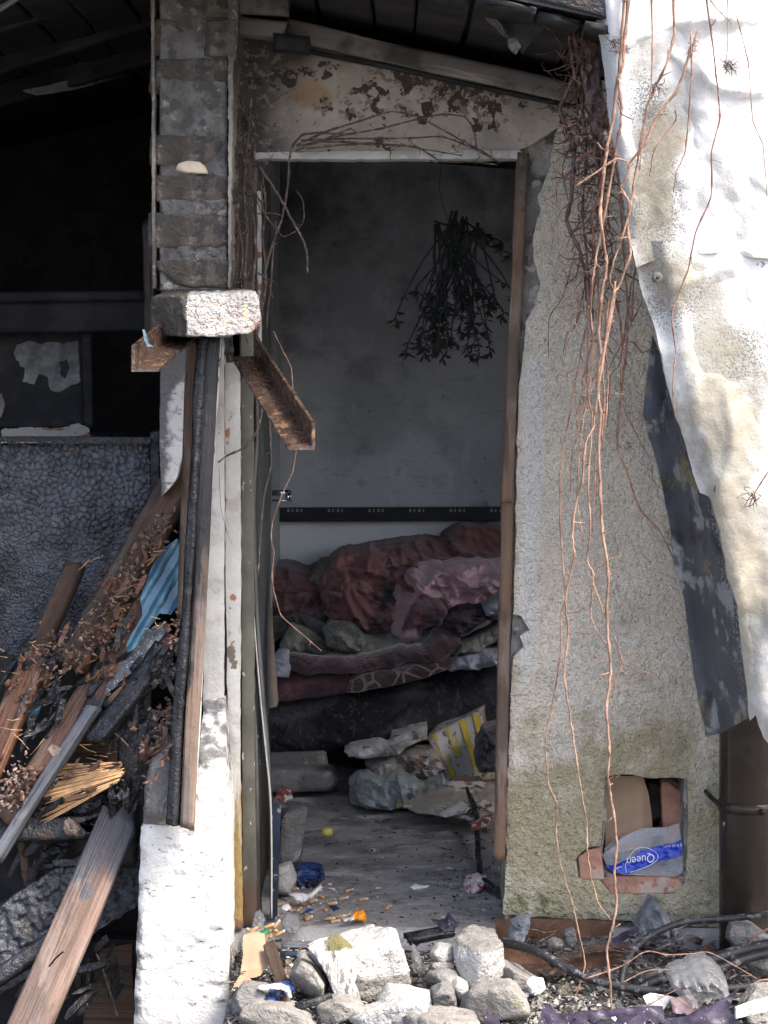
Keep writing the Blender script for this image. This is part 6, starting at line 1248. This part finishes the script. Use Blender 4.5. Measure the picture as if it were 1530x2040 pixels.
def ground_litter(name, label, n, m, seed, box_, smin=.008, smax=.02):
    R = random.Random(seed); V = []; F = []
    for _ in range(n):
        c = floor_at(R.uniform(box_[0], box_[1]), R.uniform(box_[2], box_[3]), R.uniform(-.03, -.005)); s_ = R.uniform(smin, smax); a = R.uniform(0, 6.28); o = len(V)
        d = Vv((math.cos(a), math.sin(a), R.gauss(0, .4))).normalized(); w_ = Vv((-math.sin(a), math.cos(a), R.gauss(0, .4))).normalized()
        for (q, b_, h) in ((-1, 0, 0), (-.4, .45, .3), (.3, .5, .3), (1, 0, .1), (.35, -.45, .3), (-.35, -.5, .2)): V.append(tuple(c + d * q * s_ + w_ * b_ * s_ + Vv((0, 0, h * s_ * R.uniform(.3, 1.5)))))
        V.append(tuple(c)); F += [(o + k, o + (k + 1) % 6, o + 6) for k in range(6)]
    return tag(mesh_obj(name, V, F, m, None, False), label, 'leaves', kind='stuff')
ground_litter('dead_leaves', 'dead brown leaves on the ground along the foot of the right wall', 160, 'deadleaf', 3, (1010, 1530, 1840, 1960))
ground_litter('dead_leaves', 'brown and pale leaf scraps on the rubbish between rubble and white wall', 90, 'greyleaf', 4, (460, 640, 1880, 2030), .006, .016)
ground_litter('paper_shreds', 'white and grey paper shreds among the rubbish', 90, 'whitescrap', 6, (460, 1530, 1860, 2045), .004, .012)
# flattened cardboard tube
tag(relief('crushed_carton', [(484, 1864), (506, 1856), (526, 1862), (532, 1890), (540, 1920), (528, 1930), (520, 1942), (498, 1946), (478, 1966), (460, 1974), (480, 1940), (484, 1900)], 'cardboard', None, Y=lambda x, y: -.22 - (y - 1860) * .0022, step=5, thick=.008, disp=lambda x, y, d: .012 * np.exp(-((x - 510) / 16) ** 2) + .004 * n2(x, y, 14, 3) + .002 * np.sin(y / 3), jit=2), 'crushed brown cardboard by the white low wall', 'cardboard')
tag(plank('rotten_stick', P(536, 1880, -.30), P(576, 2010, -.62), .026, .02, 'wood_dark', None, seed=6, nrm=(-.2, -1, .6), rough=.004, jag=(.01, .02), char=lambda u, v: .2 + 0 * u), 'rotten dark stick lying between crushed carton and angular grey stone', 'stick')
tag(plank('rotten_stick', P(560, 1966, -.66), P(580, 2022, -.70), .018, .014, 'wood_red', None, seed=7, nrm=(-.2, -1, .6), rough=.003, jag=(.01, .02), char=lambda u, v: .1 + 0 * u), 'short orange-brown splinter beside the wide pale stone', 'stick')
tag(plank('charred_stick', P(588, 2004, -.72), P(660, 1984, -.70), .016, .014, 'char', None, seed=8), 'black charred stick under the angular grey stone', 'stick')
tag(plank('grey_stick', P(556, 1882, -.16), P(620, 1884, -.16), .018, .012, 'wood_silver', None, seed=9, nrm=(0, -1, .6), char=lambda u, v: .2 + 0 * u), 'short grey-green stick at the threshold left of the largest lump', 'stick')
tag(plank('grey_stick', P(560, 1900, -.22), P(622, 1900, -.22), .014, .012, 'navyboard', None, seed=10, nrm=(0, -1, .6)), 'bluish flat stick lying just below the short grey-green stick', 'stick')
scrap('dark_film', 'torn dark grey film and white tape bits beside the splinter', [(520, 1990), (546, 1960), (580, 1950), (590, 1968), (570, 1980), (556, 2004), (540, 2008)], -.66, 'bluescrap', 72, 'plastic film', .015)
scrap('white_tape', 'thin white torn tape lying beside the splinter', [(514, 1966), (540, 1962), (560, 1960), (574, 1966), (582, 1986), (576, 1988), (566, 1972), (540, 1968), (520, 1972)], -.69, 'whitescrap', 73, 'tape', .006)
scrap('red_scrap', 'small dull red plastic scrap under the crushed carton', [(484, 1956), (498, 1950), (512, 1966), (500, 1976)], -.46, 'redscrap', 74, 'plastic scrap')
scrap('silver_foil', 'shiny grey foil ball at the left jamb foot beside the carton', [(458, 1884), (466, 1872), (478, 1874), (480, 1890), (468, 1900)], -.22, 'milkfilm', 75, 'foil', .02)
scrap('blue_film', 'bluish clear film between largest lump and white chips', [(820, 1880), (836, 1900), (846, 1930), (836, 1944), (822, 1920)], -.36, 'milkfilm', 76, 'plastic film', .01)
scrap('purple_leaf', 'purple plastic tatter on the floor behind the white corner block', [(860, 1832), (884, 1836), (892, 1818), (904, 1830), (916, 1842), (890, 1860), (876, 1850)], -.12, 'purplefilm', 77, 'plastic scrap', .012)
tag(plank('charred_board', P(812, 1872, -.16), P(900, 1856, -.14), .03, .02, 'char', None, seed=11, nrm=(0, -.6, 1)), 'charred board lying on the threshold behind the largest lump', 'board')
# rusty strip and channel
tag(relief('rusty_strip', [(986, 1834), (1012, 1832), (1060, 1832), (1140, 1834), (1220, 1836), (1222, 1864), (1120, 1872), (1040, 1876), (990, 1868)], 'rustplate', None, Y=-.06, step=8, thick=.012, disp=lambda x, y, d: .004 * n2(x, y, 40, 3), jit=2), 'rusty metal strip along the foot of the right wall', 'metal strip')
ch = thing('rusty_channel', 'bent rusty steel channel lying among the black cables', 'channel', P(1120, 1950, -.36))
relief('web', [(1000, 1884), (1050, 1894), (1120, 1916), (1150, 1902), (1180, 1894), (1252, 1888), (1248, 1912), (1212, 1926), (1170, 1934), (1120, 1940), (1050, 1936), (1004, 1916)], 'rustplate', ch, Y=lambda x, y: -.36 - .0002 * (y - 1890), step=6, thick=.006, disp=lambda x, y, d: .012 * n2(x, y, 60, 3) + .003 * n2(x, y, 16, 4), jit=2, seed=4)
relief('flange', [(1098, 1920), (1140, 1908), (1180, 1892), (1256, 1886), (1254, 1892), (1180, 1898), (1142, 1914), (1108, 1926)], 'rustiron', ch, Y=-.40, step=5, thick=.05, jit=1.5, seed=5)
relief('flange', [(1040, 1932), (1090, 1930), (1150, 1936), (1150, 1942), (1090, 1940), (1044, 1938)], 'rustiron', ch, Y=-.42, step=5, thick=.05, jit=1.5, seed=6)
# cables
cable_g = 'black cables on the ground'
def cab_(label, pts, r): return tag(cable('black_cable', pts, r, 'blackrubber', None, 8, 10, .0004), label, 'cable', cable_g)
cab_('black cable arching up from the ground to the right edge across the drainpipe foot', [(1240, 2010, -.56), (1238, 1960, -.52), (1246, 1920, -.48), (1268, 1886, -.42), (1310, 1856, -.34), (1370, 1836, -.26), (1450, 1830, -.24), (1560, 1818, -.24)], .0085)
cab_('thick black cable bending low from behind the clear plastic to the right edge', [(1262, 1972, -.50), (1290, 1946, -.50), (1350, 1930, -.48), (1420, 1912, -.46), (1480, 1894, -.42), (1570, 1876, -.40)], .0155)
cab_('second thick black cable running under the crumpled clear plastic', [(1266, 1984, -.53), (1300, 1958, -.53), (1360, 1944, -.52), (1430, 1930, -.49), (1500, 1906, -.46), (1570, 1894, -.44)], .011)
cab_('black hose crossing the rusty channel towards the bottom right', [(1000, 1876, -.36), (1060, 1892, -.46), (1110, 1918, -.50), (1170, 1948, -.54), (1230, 1964, -.56), (1300, 1974, -.58), (1400, 1974, -.60), (1570, 1960, -.60)], .0105)
# crumpled clear plastic
cloth('clear_plastic', 'crumpled ball of clear plastic lying on the thick cables', [(1328, 1942), (1336, 1926), (1362, 1916), (1378, 1904), (1400, 1904), (1420, 1916), (1440, 1938), (1448, 1962), (1436, 1972), (1390, 1976), (1340, 1972)], -.58, 'milkfilm', 81, .06, 24, .04, 16, .9, .03, 4, 4, 'plastic film')
# purple sheet in the foreground
ps = thing('purple_sheet', 'torn dark purple plastic sheet along the bottom right of the photo', 'plastic sheet', P(1250, 2060, -.72))
def pur(poly, Yf, seed): relief('piece', poly, 'purplefilm', ps, Y=Yf, step=6, thick=.004, disp=lambda x, y, d: .016 * n2(x, y, 50, seed, 3) + .004 * n2(x, y, 16, seed + 3), jit=2.5, seed=seed)
pur([(1060, 2070), (1082, 2010), (1096, 1998), (1110, 2020), (1170, 2014), (1320, 2004), (1324, 2030), (1400, 2020), (1410, 2070)], lambda x, y: -.74 - .0004 * (y - 2000), 2)
pur([(1322, 2040), (1380, 2018), (1440, 1992), (1474, 1966), (1462, 1990), (1448, 2010), (1480, 2040), (1470, 2080), (1330, 2080)], lambda x, y: -.78 - .0003 * (y - 2000), 3)
pur([(958, 2050), (970, 2014), (978, 2024), (990, 2018), (1000, 2050)], lambda x, y: -.86 + 0 * x, 4)
pur([(1218, 1872), (1240, 1858), (1270, 1846), (1274, 1852), (1244, 1876), (1222, 1888)], lambda x, y: -.30 + 0 * x, 5)
tag(relief('white_card', [(1280, 1984), (1296, 1978), (1318, 1982), (1344, 1988), (1330, 2000), (1320, 2014), (1290, 2004)], 'whitescrap', None, Y=-.66, step=5, thick=.004, jit=2, disp=lambda x, y, d: .006 * n2(x, y, 20, 3)), 'torn white card lying behind the purple sheet', 'card')
scrap('pink_paper', 'pale pink paper piece lying behind the purple sheet', [(1336, 1990), (1372, 1984), (1400, 1996), (1392, 2010), (1370, 2022), (1340, 2016)], -.68, 'pinkscrap', 83, 'paper')
tag(relief('white_board', [(1466, 2010), (1500, 1998), (1560, 1984), (1560, 2004), (1490, 2024), (1466, 2030)], 'whitescrap', None, Y=-.82, step=7, thick=.02, jit=1.5, disp=lambda x, y, d: .003 * n2(x, y, 30, 3)), 'clean white plastic strip at the right edge near the bottom', 'plastic strip')
cloth('grey_rag', 'matted grey rag slumped against the foot of the right wall', [(1262, 1850), (1280, 1814), (1296, 1790), (1314, 1800), (1340, 1840), (1352, 1856), (1330, 1868), (1280, 1868)], -.10, 'greyrag', 84, .04, 24, .02, 10, 1.2, .05, 5, 5, 'rag')
cloth('grey_rag', 'torn slate-grey film standing by the right jamb foot', [(1014, 1868), (1018, 1834), (1036, 1822), (1060, 1824), (1058, 1850), (1044, 1876), (1026, 1884)], -.20, 'greyrag', 85, .015, 14, .014, 14, .8, .01, 5, 4, 'film')
scrap('white_bits', 'crumpled white tissue on the dusty ground below the rusty channel', [(1048, 1960), (1060, 1946), (1080, 1950), (1086, 1970), (1070, 1984), (1054, 1978)], -.56, 'whitescrap', 86, 'tissue', .015)
tw = [([(1166, 1950), (1240, 1924), (1286, 1896), (1330, 1902), (1380, 1900), (1414, 1898), (1464, 1924), (1508, 1950)], -.55, .0020), ([(1240, 1958), (1290, 1934), (1340, 1932)], -.58, .002), ([(1530, 1850), (1504, 1866), (1490, 1884)], -.5, .0026), ([(1494, 1970), (1512, 1954), (1540, 1952)], -.64, .003), ([(1280, 2010), (1320, 1986), (1370, 1960)], -.70, .0014)]
for k, (pts, Yv, r) in enumerate(tw):
    lab = ['long thin tan twig lying across the thick black cables', 'short tan twig left of the crumpled clear plastic', 'orange-brown twig at the right edge above the thick cables', 'bent tan twig at the right edge beside the purple sheet', 'fine dark twig over the clear plastic and purple sheet'][k]
    R2 = random.Random(k); path = catmull([P(a, b_, Yv) for a, b_ in pts], 6); V, F = ribbon_tube(path, [r * (1 - .4 * i / len(path)) for i in range(len(path))], 6)
    tag(mesh_obj('twig', V, F, 'vine' if k in (0, 1, 3) else 'vinered'), lab, 'twig')
straws('straw_bits', 'dry stalks and rootlets tangled on the ground under the right wall', [(1300, 1920, -.5, 50, 70, .06), (1120, 1900, -.4, 24, 50, .05), (1420, 1990, -.68, 20, 40, .05)], 9, 'vinegrey')
